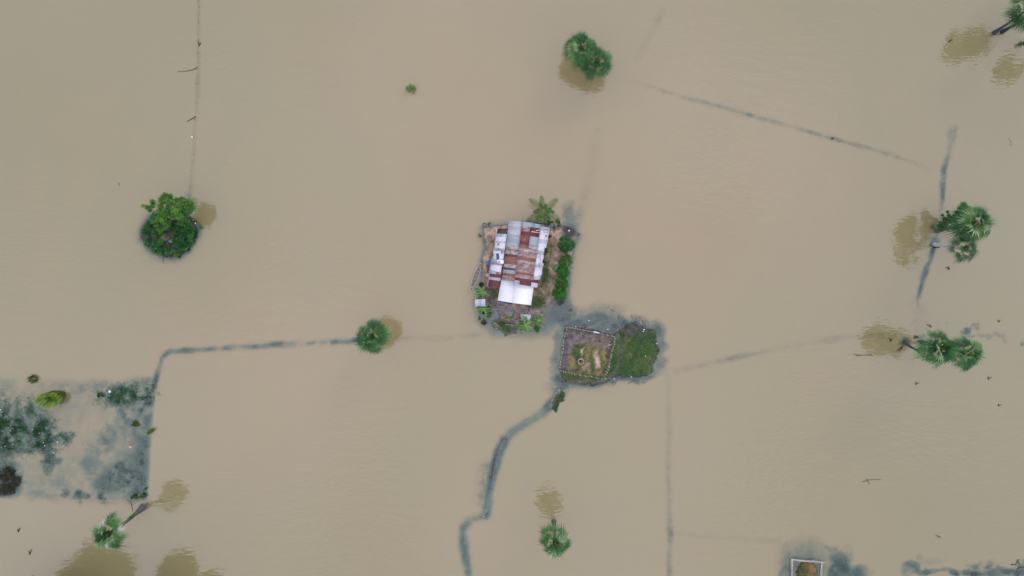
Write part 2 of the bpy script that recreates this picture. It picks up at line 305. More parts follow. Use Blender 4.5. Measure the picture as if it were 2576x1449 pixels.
paint(sm(east, -.5, .6) * np.clip(n_m * 2.4 - .75, 0, 1), (.32, .24, .12)); g1 = sm(east, -.4, .5) * np.clip(n_m * 2.6 - 1.15 + n_f * .5, 0, 1)
for (x, y, rx, ry, a) in [(775, 840, .9, 1.3, 1), (720, 1060, 1.1, 1.3, 1), (690, 1110, 1., .8, 1), (770, 1000, 1, 1, .4), (300, 980, 1, 1, .6), (420, 1320, 1.6, .75, 1), (225, 510, .35, .9, .5), (240, 790, .4, .7, .7), (285, 640, .5, .6, .6), (280, 1050, .4, .6, .5), (230, 1270, 1., .9, .45), (800, 600, .5, .8, .6), (790, 700, .4, .8, .6), (850, 340, 1.6, .7, .8), (120, 985, .6, .4, .5)]:
    g1 = np.maximum(g1, blob(z1, x, y, rx, ry) * a * np.clip(n_f * 1.5 + .2, 0, 1))
G_mask = np.maximum(G_mask, g1 * (hi > -1.2)); paint(np.clip(g1, 0, 1), (.05, .085, .035))
ZT = np.maximum(ZT, np.where(blob(z1, 420, 1320, 1.7, .75) > .3, .05 + .1 * n_f, -9))
# dark mud shallows linking to the pen, and north-east corner
for f, x, y, rx, ry, rot, v in [(z2, 200, 300, 2.4, 1.9, 0, .93), (z2, 380, 370, 3., 1., -.1, .96), (z2, 240, 170, 1.1, 2, 0, .85), (z2, 620, 340, 4., 1.2, -.15, .72), (z2, 900, 360, 3.2, 1.5, -.2, .62), (z2, 1130, 420, 3.2, 1.6, -.3, .93), (z2, 820, 470, 3, 1.2, -.3, .9), (z2, 1380, 500, 1.8, 1.8, 0, .75),
        (z2, 1440, 650, 1., 3, 0, .6), (z2, 1400, 920, 1.2, 1.6, 0, .5), (z2, 1000, 1110, 4, .6, .06, .88), (z2, 1200, 1080, 3, .8, .15, .6), (z2, 180, 1150, 1.2, 1.6, 0, .92), (z2, 170, 700, .9, 5, -.12, .6), (z2, 130, 1240, 1.4, 1.4, 0, .7), (z1, 1010, 420, 1.3, 1.3, 0, .9), (z1, 1040, 260, 1.2, 2, 0, .55), (z1, 970, 1130, 1.3, 1.6, 0, .85), (z1, 930, 1250, 1.6, 1.4, 0, .6), (z2, 700, 250, 4, 1.5, 0, .35)]:
    b = blob(f, x, y, rx, ry, rot); raise_vis(np.clip(b * v * (.62 + n_m * .6 + (n_f - .5) * .4), 0, .97)); paint(np.clip(b * 1.2, 0, 1), (.055, .052, .058))
# pen island: grass to the right of the pen
pi_ = island(GP(z2, [(250, 432), (430, 462), (600, 492), (760, 530), (860, 520), (900, 480), (1010, 440), (1090, 410), (1230, 440), (1370, 480), (1410, 600), (1425, 720), (1400, 850), (1320, 915), (1350, 985), (1300, 1045), (1150, 1080), (1000, 1085), (900, 1100), (760, 1170), (600, 1180), (380, 1160), (260, 1120), (190, 1040), (158, 975), (200, 700)]), 1.1, .4, .4, 1.3)
gr = sm(pi_, .05, .7); paint(sm(pi_, -.8, .1), (.07, .06, .05)); paint(gr, (.035, .085, .025)); paint(gr * np.clip(n_m * 3.4 - 1.5, 0, 1), (.13, .12, .055)); paint(gr * np.clip(n_l * 4 - 2.3, 0, 1), (.02, .06, .03)); gmask = gr.copy()
wet = np.clip(blob(z2, 1140, 490, 2.2, 1.3) + blob(z2, 1050, 430, 2, 1.2) + blob(z2, 820, 480, 2, .8), 0, 1) * np.clip(1.4 - n_f, 0, 1); paint(wet * .9, (.05, .045, .048)); gmask *= 1 - wet * .9
ZT = np.where(wet > .3, np.minimum(ZT, .03 + (n_f - .5) * .16), ZT)
pen = sdf(GP(z2, [(256, 452), (850, 560), (735, 1090), (172, 978)])); pin = sm(pen, .0, .25)
ZT = np.where(pen > 0, .02 + .03 * n_f, ZT); paint(pin, (.105, .098, .108)); paint(pin * np.clip(1.6 - np.hypot(GX - W(*z2(720, 660))[0], GY - W(*z2(720, 660))[1]) / 4.5, 0, 1), (.15, .115, .095)); paint(pin * np.clip(n_f * 3 - 1.8, 0, 1) * .4, (.09, .08, .085)); gmask *= 1 - pin
hay = sdf(GP(z2, [(480, 640), (560, 660), (650, 690), (740, 715), (800, 740), (790, 900), (740, 1075), (600, 1060), (440, 1030), (270, 985), (270, 870), (300, 760), (370, 670)])) + n_w * .5
hz = np.clip(hay, 0, 2.2) * .32; hm = sm(hay, -.1, .3) * pin; ZT = np.where((pen > 0) & (hay > 0), ZT + hz, ZT); paint(hm, (.16, .12, .05)); paint(hm * np.clip(n_f * 2 - .9, 0, 1), (.27, .19, .10)); paint(hm * np.clip(n_m * 2.6 - 1.3, 0, 1), (.10, .11, .04))
hg = np.clip(blob(z2, 430, 700, 1.1, .9) + blob(z2, 390, 820, .9, 1.3) + blob(z2, 495, 830, .35, 1.), 0, 1) + blob(z2, 585, 850, .3, 1.6, -.15) + blob(z2, 690, 870, .5, .6) + blob(z2, 620, 945, .9, .3) + blob(z2, 695, 780, .3, 1) * .5
hg = np.clip(hg, 0, 1) * hm * np.clip(n_f * 1.3 + .35, 0, 1); paint(hg, (.05, .08, .03)); gmask = np.maximum(gmask, hg)
paint(np.clip(blob(z2, 640, 850, .5, 1.2, -.15) + blob(z2, 460, 780, .28, .8, -.2) + blob(z2, 500, 940, .7, .8) * .6, 0, 1) * hm, (.40, .29, .22)); gmask *= 1 - np.clip(blob(z2, 640, 850, .5, 1.2, -.15) + blob(z2, 460, 780, .28, .8, -.2), 0, 1)
G_mask = np.maximum(G_mask, gmask)
# footpath worn across the grass and along the dyke
def track(f, pts, hw, col, z, soft=.25):
    global ZT, G_mask
    d, _ = seg_dist(GP(f, pts), [0] * len(pts)); m = np.clip((hw + soft - np.abs(d + n_w * .15)) / soft, 0, 1)
    paint(m * .9, col); ZT = np.where(m > .5, np.minimum(ZT, z + .0 * d), ZT); G_mask *= 1 - m
track(z2, [(860, 460), (905, 520), (940, 600), (955, 680), (950, 760), (920, 900), (880, 1000), (820, 1070), (740, 1120), (640, 1140), (420, 1135), (300, 1140), (210, 1190), (120, 1290), (50, 1420)], .1, (.12, .11, .105), .03, .2)
track(ident, [(1405, 982), (1388, 1015), (1360, 1042), (1310, 1068), (1282, 1092), (1262, 1125), (1250, 1165), (1243, 1210), (1234, 1255), (1222, 1285)], .2, (.40, .38, .39), -.07)
track(ident, [(1222, 1285), (1190, 1312), (1176, 1335), (1172, 1365)], .2, (.25, .24, .24), -.3)
ZT = np.maximum(ZT, np.where(blob(z2, 135, 1345, .9, 1.5, -.35) > .45, .08 + .08 * n_f, -9)); G_mask = np.maximum(G_mask, np.clip(blob(z2, 135, 1345, .85, 1.5, -.35) * 1.6 - .6, 0, 1))
for x, y in ((1260, 1138), (1256, 1155), (1268, 1118)): G_mask = np.maximum(G_mask, np.clip(blob(ident, x, y, .3, .9, -.3) * (n_f + .2), 0, 1) * .35)
# tree island on the left
ti = island(GP(z3, [(250, 790), (245, 950), (330, 1040), (430, 1130), (600, 1220), (760, 1250), (900, 1235), (1000, 1150), (1100, 1010), (1160, 850), (1170, 720), (1100, 640), (900, 500), (600, 480), (400, 560), (300, 680)]), 1.0, .5, .6, .6)
paint(sm(ti, -.8, .1), (.055, .045, .035)); paint(np.clip(blob(z3, 660, 900, .6, .55) + blob(z3, 850, 1010, .35, .4), 0, 1), (.28, .19, .13))
# hay mound in the second pen
hs = blob(z6b, 470, 890, 1.55, 1.7); ZT = np.where(hs > .5, np.maximum(ZT, (hs - .5) * 1.6 * (.6 + .8 * n_f) + .05), ZT); paint(sm(hs, .42, .52), (.16, .10, .04)); paint(sm(blob(z6b, 420, 870, .9, 1.2), .3, .7) * sm(hs, .42, .52) * np.clip(n_f * 2 - .4, 0, 1), (.08, .075, .025)); G_mask *= 1 - sm(hs, .3, .5)
G_mask = np.maximum(G_mask, np.clip((blob(z6b, 420, 870, .9, 1.2) - .4) * 2, 0, 1) * .35)
def grid_mesh(name, z, col, mat, depth=None):
    ny, nx = GX.shape; v = np.stack([GX, GY, z], -1).reshape(-1, 3); i = np.arange(nx * ny).reshape(ny, nx)
    f = np.stack([i[:-1, :-1], i[:-1, 1:], i[1:, 1:], i[1:, :-1]], -1).reshape(-1, 4)
    b = MB(); b.add(v, f, col.reshape(-1, 3)); o = b.build(name, mat, None, True)
    if depth is not None:
        a = o.data.attributes.new('depth', 'FLOAT', 'POINT'); a.data.foreach_set('value', depth.ravel())
    return tag(o, kind='structure')
grid_mesh('ground', ZT, COL, M_ground)
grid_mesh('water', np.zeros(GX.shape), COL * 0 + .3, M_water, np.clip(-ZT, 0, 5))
def zt(x, y):
    i = int(np.clip(np.searchsorted(AX, x), 0, len(AX) - 1)); j = int(np.clip(np.searchsorted(AY, y), 0, len(AY) - 1)); return float(ZT[j, i])
# ------------------------------------------------------------------ grass and weeds nobody could count
def blades(mask, dens, name, cols, hmin, hmax, wid, kind, cat, label, zmode='g', seed=3, lim=None):
    g = np.random.default_rng(seed); ys, xs = np.where(mask > .02)
    p = mask[ys, xs]; n = g.poisson(p * dens * .04); idx = np.repeat(np.arange(len(xs)), n)
    x = AX[xs[idx]] + g.uniform(-.1, .1, len(idx)); y = AY[ys[idx]] + g.uniform(-.1, .1, len(idx)); z = ZT[ys[idx], xs[idx]]
    if zmode == 'w': z = np.maximum(z, g.uniform(-.25, .0, len(idx)))
    a = g.uniform(0, 2 * math.pi, len(idx)); l = g.uniform(hmin, hmax, len(idx)); t = g.uniform(.3, 1.35, len(idx)); w_ = wid * g.uniform(.6, 1.3, len(idx))
    dx, dy = np.cos(a), np.sin(a); px, py = -dy * w_, dx * w_
    b0 = np.stack([x - px, y - py, z - .02], -1); b1 = np.stack([x + px, y + py, z - .02], -1)
    top = np.stack([x + dx * l * np.sin(t), y + dy * l * np.sin(t), z + l * np.cos(t)], -1)
    V = np.stack([b0, b1, top], 1).reshape(-1, 3); F = np.arange(len(V)).reshape(-1, 3)
    m = fbm(2.5, 90 + seed, 3, x, y); ca, cb, cc = [np.array(c) for c in cols]
    k = np.clip((m - .35) / .3 + g.normal(0, .25, len(x)), 0, 1)[:, None]; C = ca * (1 - k) + cb * k; C = C * np.clip(.45 + 1.1 * fbm(.9, 70 + seed, 3, x, y), .5, 1.6)[:, None]
    r = g.random(len(x))[:, None] < .12; C = np.where(r, cc, C); C = C * g.uniform(.75, 1.25, (len(x), 1)); C = np.repeat(C, 3, 0)
    o = MB(); o.add(V, F, C); ob = o.build(name, M_leaf); return tag(ob, label, cat, None, kind)
pen_g = np.where(pi_ > -1, G_mask, 0) + np.where((hs > .2), G_mask, 0) + np.where(blob(z2, 135, 1345, 1.2, 2) > .1, G_mask, 0)
blades(np.clip(pen_g, 0, 1), 170, 'grass', ((.03, .155, .03), (.12, .20, .045), (.28, .28, .12)), .12, .34, .028, 'stuff', 'grass', 'green grass on the islet beside the fenced pen', seed=3)
blades(np.where(pi_ > -1, 0, G_mask), 150, 'house_grass', ((.03, .10, .025), (.09, .14, .035), (.2, .17, .07)), .12, .36, .03, 'stuff', 'grass', 'patchy green grass around the tin roofed house', seed=4)
wm = np.zeros(GX.shape)
for f, x, y, rx, ry, v in spots[13:22] + spots[:2]: wm = np.maximum(wm, blob(f, x, y, rx, ry) * v)
wm = wm * np.clip((n_m + n_f - .88) * 3.5, 0, 1); wm = np.maximum(wm, blob(z4, 830, 790, 3, 1.8) * .35 * np.clip((n_f - .4) * 3, 0, 1)); wm = np.maximum(wm, strip * edge * .3 * np.clip((n_f * .6 + n_m - .92) * 5, 0, 1))
for p in [(540, 895), (600, 880), (705, 895), (705, 930), (545, 935), (440, 890), (690, 275), (745, 265), (655, 240)]: wm = np.maximum(wm, blob(z4, *p, .5, .6) * .6)
lw_ = np.zeros(GX.shape)
for x, y, rx, ry in [(0, 430, 4., 4.5), (80, 440, 4., 4.5), (40, 530, 4., 2.), (220, 380, 2.6, 3.), (280, 460, 2.8, 2.8), (310, 520, 2.6, 1.8), (400, 500, 2., 1.2), (190, 580, 1.8, .8), (830, 205, 2.6, 1.6), (930, 160, 3., .6), (960, 190, 2.4, 1.4)]: lw_ = np.maximum(lw_, blob(z4, x, y, rx, ry))
wm = np.maximum(wm, np.clip(lw_ * 1.3, 0, 1) * np.clip((n_m * .8 + n_f - .62) * 3.2, 0, 1))
bank = np.where((ZT < .04) & (ZT > -.34) & (hi < -2.), np.clip((ZT + .34) / .3, 0, 1), 0) * (pen < -.2) * (pi_ < .1); wmb = bank * np.clip((n_f + n_m * .5 - .52) * 3.5, 0, 1)
blades(np.clip(wmb, 0, 1), 190, 'sunken_grass', ((.010, .038, .030), (.022, .062, .040), (.05, .075, .035)), .08, .26, .03, 'stuff', 'grass', 'dark drowned grass along the sunken dykes and shallow banks', 'w', seed=6)
blades(np.clip(wm, 0, 1), 230, 'water_weed', ((.014, .085, .025), (.04, .16, .04), (.1, .18, .05)), .14, .4, .04, 'stuff', 'water weed', 'dark green water weed spreading through the shallow field at left', 'w', seed=5)
# ------------------------------------------------------------------ plants
def foliage(b, blobs, n, size, cols, g, up=.55, flat=1., asp=.5):
    """many single leaves spread in clumps; blobs = (x,y,z,r)"""
    B = np.array(blobs, float); vol = B[:, 3] ** 2; idx = g.choice(len(B), n, p=vol / vol.sum())
    d = g.normal(size=(n, 3)); d /= np.linalg.norm(d, axis=1)[:, None]; rr = g.random(n) ** .45 * g.lognormal(0, .22, n)
    P = B[idx, :3] + d * (B[idx, 3] * rr)[:, None] * np.array([1, 1, flat]); P[:, 2] = np.maximum(P[:, 2], .03)
    nrm = d * .75 + np.array([0, 0, up]) + g.normal(0, .35, (n, 3)); nrm /= np.linalg.norm(nrm, axis=1)[:, None]
    t = np.cross(nrm, g.normal(size=(n, 3))); t /= np.linalg.norm(t, axis=1)[:, None]; u = np.cross(nrm, t)
    s = (size * g.uniform(.6, 1.3, n))[:, None]; w_ = s * asp
    V = np.stack([P - t * s, P + u * w_ * .7 - t * s * .1, P + t * s - nrm * s * .3, P - u * w_ * .7 - t * s * .1], 1).reshape(-1, 3); F = np.arange(4 * n).reshape(-1, 4)
    ck = g.random(len(B)); k = np.clip(ck[idx] + g.normal(0, .22, n), 0, 1)[:, None]
    C = np.array(cols[0]) * (1 - k) + np.array(cols[1]) * k
    if len(cols) > 2: C = np.where(g.random(n)[:, None] < .08, np.array(cols[2]), C)
    C = np.repeat(C * g.uniform(.6, 1.4, (n, 1)), 4, 0); b.add(V, F, C)
def blobset(c, r, hgt, n, br, g):
    out = []
    for i in range(n):
        a = g.uniform(0, 6.283); q = math.sqrt(g.random()) ; x = c[0] + math.cos(a) * q * r * .85; y = c[1] + math.sin(a) * q * r * .85
        z = c[2] + hgt * (1 - q * q * .7) * g.uniform(.45, 1); out.append((x, y, z, br * g.uniform(.65, 1.25)))
    return out
GREEN = ((.028, .13, .014), (.11, .28, .032), (.2, .32, .05))
def tree(name, f, x, y, r, h, label, cat='tree', group=None, cols=GREEN, leaf=.14, n=9000, nb=34, br=.75, seed=1, base=None, flat=.8, trunk=True, pts=None):
    g = np.random.default_rng(seed); top = Z(f, x, y, h * .8); bs = base or Vector((top.x, top.y, 0)); gz = zt(bs.x, bs.y); bs = Vector((bs.x, bs.y, max(gz, -1.)))
    t = thing(name, (bs.x, bs.y, bs.z), label, cat, group)
    bl = blobset((top.x, top.y, h * .35), r, h * .6, nb, br, g) if pts is None else [(*Z(f, px, py, pz), pr * g.uniform(.8, 1.1)) for px, py, pz, pr in pts]
    b = MB(); foliage(b, bl, n, leaf, cols, g, flat=flat); b.build('crown', M_leaf, t)
    k = MB(); top2 = Vector((top.x, top.y, h * .55)); mid = bs.lerp(top2, .5) + Vector((g.uniform(-.2, .2), g.uniform(-.2, .2), 0)); rr = .035 * h + .02
    k.tube([bs + Vector((0, 0, -.3)), mid, top2], [rr * 1.4, rr, rr * .6], (.09, .075, .06), 7)
    for q in bl[::max(1, len(bl) // 9)]: k.tube([mid.lerp(top2, .5), mid.lerp(Vector(q[:3]), .6) + Vector((0, 0, .1)), Vector(q[:3])], [rr * .5, rr * .35, rr * .15], (.09, .075, .06), 5)
    k.build('trunk' if trunk else 'stems', M_bark, t); return t
def shrub(name, f, x, y, r, h, label, cat='shrub', group=None, cols=GREEN, leaf=.1, n=1200, nb=9, br=None, seed=1, **kw):
    return tree(name, f, x, y, r, h, label, cat, group, cols, leaf, n, nb, br or r * .45, seed, trunk=False, **kw)
# ---- fan palms
PAL = ((.020, .088, .024), (.065, .18, .042), (.20, .29, .14))
def fan(b, hub, d, up, Rr, col, g, segs=22, spread=2.35, droop=.35, cut=.42):
    d = d.normalized(); side = d.cross(up).normalized(); nrm = side.cross(d).normalized(); V = [hub]; F = []; C = [col]
    for i in range(segs):
        a = -spread + 2 * spread * i / (segs - 1) + g.uniform(-.03, .03); da = spread / segs * .95
        l = Rr * (1 - .32 * (abs(a) / spread) ** 2) * g.uniform(.88, 1.08)
        def P(ang, q, lift): return hub + (d * math.cos(ang) + side * math.sin(ang)) * (l * q) + nrm * (lift * l) - Vector((0, 0, 1)) * (droop * l * q ** 2.2)
        n0 = len(V); k = g.uniform(.6, 1.3); cc = tuple(x * k for x in col); tipc = tuple(x * k * 1.5 + .01 for x in col)
        V += [P(a - da, cut, .0), P(a, cut + .03, .07), P(a + da, cut, .0), P(a, 1., -.02)]; C += [cc, tipc, cc, tipc]
        F += [(0, n0, n0 + 1), (0, n0 + 1, n0 + 2), (n0, n0 + 3, n0 + 1), (n0 + 1, n0 + 3, n0 + 2)]
    b.add(V, F, C)
def fan_palm(label, base4, crown4, h, Rc, seed, nleaf=30, dead=0, trunk_r=.28, mid=(0, 0), group='sugar palms standing in the flood water', gaps=False, cols=PAL, basecol=(.045, .05, .06), trunkcol=(.09, .09, .095)):
    g = random.Random(seed); top = Z(p4, *crown4, h); bs = Z(p4, *base4) if base4 else Vector((top.x + g.uniform(-.3, .3), top.y + g.uniform(-.3, .3), 0))
    t = thing('sugar_palm', (bs.x, bs.y, 0), label, 'palm tree', group); Rc *= 1.05; hubz = h - Rc * .25; hub0 = Vector((top.x, top.y, hubz))
    k = MB(); P = []; rad = []; nseg = 16
    for i in range(nseg + 1):
        u = i / nseg; p = bs.lerp(hub0, u ** .9 if False else u) + Vector((mid[0], mid[1], 0)) * math.sin(math.pi * u); p.z = -.9 + (hubz + .9) * u ** 1.0
        P.append(p); rad.append(trunk_r * (1.75 - .9 * min(1, u * 3.2)) * (1 - .18 * u) * (1 + .05 * (i % 2)) * (1 + g.uniform(-.04, .04)))
    k.tube(P, rad, trunkcol, 10); k.build('trunk', M_bark, t)
    b = MB(); nleaf = int(nleaf * 1.1); deadset = set(g.sample(range(nleaf // 3, nleaf), dead))
    for i in range(9):        # young upright leaves closing the heart of the crown
        az = i * 2.4; d = Vector((math.cos(az) * .45, math.sin(az) * .45, .9)).normalized(); fan(b, hub0 + d * .25, (d + Vector((math.cos(az), math.sin(az), .0)) * .8).normalized(), Vector((0, 0, 1)), Rc * g.uniform(.2, .3), tuple(x * g.uniform(.5, 1.1) for x in cols[0]), g, segs=9, spread=1.2, droop=.0)
    b.tube([hub0 + Vector((0, 0, -.4)), hub0 + Vector((0, 0, .12))], [.34, .2], (.04, .045, .02), 9)
    for i in range(nleaf):
        q = (i + .5) / nleaf; el = math.radians(84 - 100 * q ** .75 + g.uniform(-9, 9)); az = i * 2.39996 + g.uniform(-.3, .3)
        d = Vector((math.cos(el) * math.cos(az), math.cos(el) * math.sin(az), math.sin(el))); pl = Rc * (.42 + .24 * q) * g.uniform(.8, 1.12)
        st = hub0 + d * .12; hb = hub0 + d * pl + Vector((0, 0, -.12 * pl * q)); u2 = Vector((0, 0, 1)) if el < 1.2 else Vector((math.cos(az), math.sin(az), .2)) * -1
        c = [x * (1 - s_) + y_ * s_ for x, y_, s_ in zip(cols[0], cols[1], [g.uniform(-.3, 1.2)] * 3)]
        if g.random() < .12: c = cols[2]
        if i in deadset: c = (.5, .46, .47)
        w_ = .035; sd = d.cross(u2).normalized() * w_
        pc = (.30, .27, .07) if i not in deadset else (.25, .2, .15)
        b.add([st - sd * 1.5, st + sd * 1.5, hb + sd, hb - sd], [(0, 1, 2, 3)], pc); b.add([st + Vector((0, 0, -.05)), hb + Vector((0, 0, -.04)), hb + Vector((0, 0, .02)), st + Vector((0, 0, .03))], [(0, 1, 2, 3)], pc)
        dd = (d + Vector((0, 0, -.25 - .5 * q))).normalized(); fan(b, hb, dd, u2, Rc * (.52 if i not in deadset else .36) * g.uniform(.8, 1.2), tuple(c), g, segs=g.randint(11, 15), spread=g.uniform(1.3, 2.1), droop=.1 + .28 * q if i not in deadset else .6)
    b.build('crown', M_leaf, t)
    b = MB()
    for i in range(10):         # boots and dry leaf bases under the crown
        az = g.uniform(0, 6.28); d = Vector((math.cos(az), math.sin(az), g.uniform(-.9, .3))); b.tube([hub0 + Vector((0, 0, -.2)), hub0 + d * .35, hub0 + d * .6 + Vector((0, 0, -.15))], [.06, .05, .02], vary((.10, .065, .05)), 5)
    b.build('dry_leaf_bases', M_bark, t); return t
fan_palm('tall sugar palm at top centre, the upper left of two touching crowns', None, (2291, 186), 6.6, 2.85, 1, 34)
fan_palm('lower sugar palm at top centre, the lower right of two touching crowns', None, (2350, 240), 5.2, 2.85, 2, 28, cols=((.020, .085, .026), (.05, .15, .04), (.12, .22, .09)))
fan_palm('lone round sugar palm on the submerged dyke left of the house', None, (1462, 1325), 7.7, 2.85, 3, 34, 2)
fan_palm('lone sugar palm below the house with a short pale trunk base showing', (2182, 2056), (2187, 2141), 10.7, 2.65, 4, 26, trunk_r=.3, mid=(0, .15))
fan_palm('leaning sugar palm at lower left with white dead leaves and a fern on its trunk', (562, 1994), (418, 2108), 10.8, 2.8, 5, 27, 5, trunk_r=.38, mid=(.12, -.12))
fan_palm('largest sugar palm at right beside the feathery tree, on a dark leaning trunk', (3691, 909), (3848, 879), 9.4, 3.15, 6, 34, trunk_r=.3)
fan_palm('thin sugar palm at right with a pale grey trunk growing out of the dyke', (3681, 960), (3808, 978), 9.0, 2.35, 7, 19, trunk_r=.26, cols=((.02, .07, .03), (.04, .11, .045), (.09, .14, .08)), trunkcol=(.42, .44, .47))
fan_palm('left palm of the touching pair at lower right', (3567, 1338), (3707, 1373), 9.9, 2.95, 8, 32, trunk_r=.24, mid=(-.4, -1.), trunkcol=(.05, .06, .08))
fan_palm('right palm of the touching pair at lower right', (3628, 1345), (3822, 1393), 11., 2.7, 9, 30, trunk_r=.24, trunkcol=(.05, .06, .08))
fan_palm('sugar palm cut by the upper right edge, the higher trunk', (3915, 131), (4067, 28), 9.3, 3.0, 10, 34, trunk_r=.26, trunkcol=(.05, .06, .08))
fan_palm('sugar palm cut by the upper right corner, the lower trunk', (3943, 128), (4150, 10), 9.6, 2.7, 11, 30, trunk_r=.24, trunkcol=(.03, .035, .04))
fan_palm('sugar palm just beyond the right edge, seen only as a green reflection', (4125, 206), (4334, 114), 10.4, 2.6, 12, 28)
# fern growing on the leaning palm's trunk is its own plant
shrub('fern', p4, 521, 2032, .42, .8, 'bright green fern clump growing on the leaning palm trunk', 'fern', cols=((.04, .17, .015), (.07, .24, .02)), leaf=.11, n=350, nb=4, seed=70,
      pts=[(521, 2032, 4.6, .33), (517, 2036, 4.8, .28), (525, 2028, 4.4, .26)], base=Z(p4, 521, 2032, 0))
# ---- broadleaf trees
pts3 = []
gg = random.Random(5)
for x, y, z_, r in [(640, 220, 4.6, .6), (600, 290, 4.6, .75), (690, 300, 5., .7), (760, 330, 5.2, .65), (720, 230, 4.4, .5), (830, 290, 4.6, .6), (930, 270, 4.2, .5), (960, 350, 4.6, .75), (1050, 350, 4.2, .7), (1080, 430, 4.2, .6), (980, 450, 4.8, .8), (880, 400, 5.4, .75), (800, 460, 5.8, .8), (700, 420, 5.6, .75),
                   (650, 500, 5.2, .7), (560, 400, 4.6, .5), (430, 320, 3.6, .45), (420, 390, 3.8, .5), (340, 410, 3.5, .45), (270, 385, 3.2, .35), (380, 450, 3.6, .4), (460, 540, 3.4, .5), (520, 600, 3.4, .55), (440, 640, 2.8, .5), (600, 620, 4.2, .6), (680, 680, 4.0, .6), (640, 750, 3.2, .4),
                   (740, 560, 5., .65), (870, 540, 5., .7), (960, 590, 4.6, .65), (1010, 630, 4.0, .45), (900, 670, 3.8, .55), (1000, 510, 4.6, .55), (540, 500, 4.4, .55), (500, 700, 2.4, .5), (560, 780, 2.2, .5)]: pts3.append((x, y, z_, r))
tree('leafy_tree', z3, 740, 480, 3.5, 6, 'large bushy green tree covering the top of the small round islet', n=15000, leaf=.15, seed=20, pts=pts3, base=Z(z3, 740, 640, 0), cols=((.032, .13, .018), (.11, .27, .035), (.2, .28, .08)))
g = np.random.default_rng(21); b = MB(); bl = []
for i in range(150):
    a = g.uniform(0, 6.28); q = g.uniform(.25, .98) if i > 45 else g.uniform(.85, 1.); cx, cy = 700 + math.cos(a) * q * 430, 860 + math.sin(a) * q * 350
    if math.hypot(cx - 680, (cy - 920)) < 110 or math.hypot(cx - 1080, cy - 1100) < 60: continue
    p = Z(z3, cx, cy, .6); bl.append((p.x, p.y, g.uniform(.4, 1.1), g.uniform(.3, .6)))
foliage(b, bl, 16000, .13, ((.012, .09, .02), (.045, .20, .035), (.1, .27, .04)), g); tag(b.build('undergrowth', M_leaf), 'dense dark green undergrowth ringing the small round islet', 'undergrowth', None, 'stuff')
shrub('lime_shrub', z3, 820, 1220, .4, .9, 'bright lime green shrub at the bottom edge of the round islet', cols=((.06, .24, .01), (.1, .3, .02)), leaf=.1, n=450, seed=22)
shrub('yellow_shrub', z3, 535, 1020, .42, 1.1, 'yellow green shrub at the lower left of the round islet', cols=((.1, .2, .01), (.2, .28, .02)), leaf=.08, n=420, seed=23)
shrub('round_shrub', z3, 920, 915, .62, 1.5, 'bluish green rounded shrub right of the metal trough on the round islet', cols=((.015, .10, .035), (.03, .15, .05)), leaf=.1, n=1300, seed=24)
shrub('spiky_shrub', z3, 880, 1120, .6, 1.2, 'dark spiky shrub low on the round islet near its bottom edge', cols=((.015, .085, .02), (.03, .13, .03)), leaf=.16, n=1100, seed=25)
tree('feathery_tree', z5, 1200, 400, 2, 5, 'feathery light green tree leaning behind the right hand palms', n=4200, leaf=.13, seed=26, base=Z(z5, 870, 640, 0), cols=((.025, .12, .015), (.07, .21, .03)),
     pts=[(1270, 260, 5.2, .5), (1210, 320, 5., .5), (1310, 320, 5.2, .5), (1270, 380, 4.8, .55), (1170, 400, 4.4, .45), (1010, 380, 3.4, .28), (1030, 440, 3.2, .35), (930, 430, 2.8, .3), (960, 500, 2.6, .45), (900, 560, 1.8, .45), (1040, 520, 3., .45), (980, 600, 2., .5), (920, 640, 1.4, .5), (1080, 480, 3.6, .4), (1020, 660, 1.8, .3), (860, 600, 1.2, .35), (1120, 500, 3.8, .4)])
tree('garden_tree', z1, 990, 530, 1.45, 3.2, 'dense round green tree at the top of the row east of the house', n=6500, leaf=.13, seed=27, nb=50, br=.34, cols=((.015, .09, .025), (.06, .19, .045)))
shrub('hedge_shrub', z1, 985, 690, 1.1, 1.8, 'bright green shrub between the round tree and the long hedge east of the house', n=2800, nb=30, br=.28, seed=28, cols=((.03, .13, .02), (.075, .21, .03)))
for (x, y, r_, lb, s_) in [(962, 795, 1.2, 'glossy green hedge bush beside the green net, upper of the three east bushes', 29), (942, 900, 1.2, 'glossy green hedge bush beside the yellow leaved plant, middle of the three east bushes', 30), (922, 1010, 1.25, 'glossy green hedge bush at the lower end of the eastern row', 31)]:
    shrub('hedge_bush', z1, x, y, r_, 1.8, lb, 'bush', 'glossy bushes along the east side of the house', ((.018, .12, .014), (.045, .21, .022), (.11, .32, .04)), .12, 4200, 44, .3, s_)
shrub('yellow_leaf_plant', z1, 990, 945, .35, 1.2, 'yellow green plant sticking out of the hedge over the water', 'plant', cols=((.16, .24, .02), (.25, .3, .03)), leaf=.14, n=160, nb=4, seed=32)
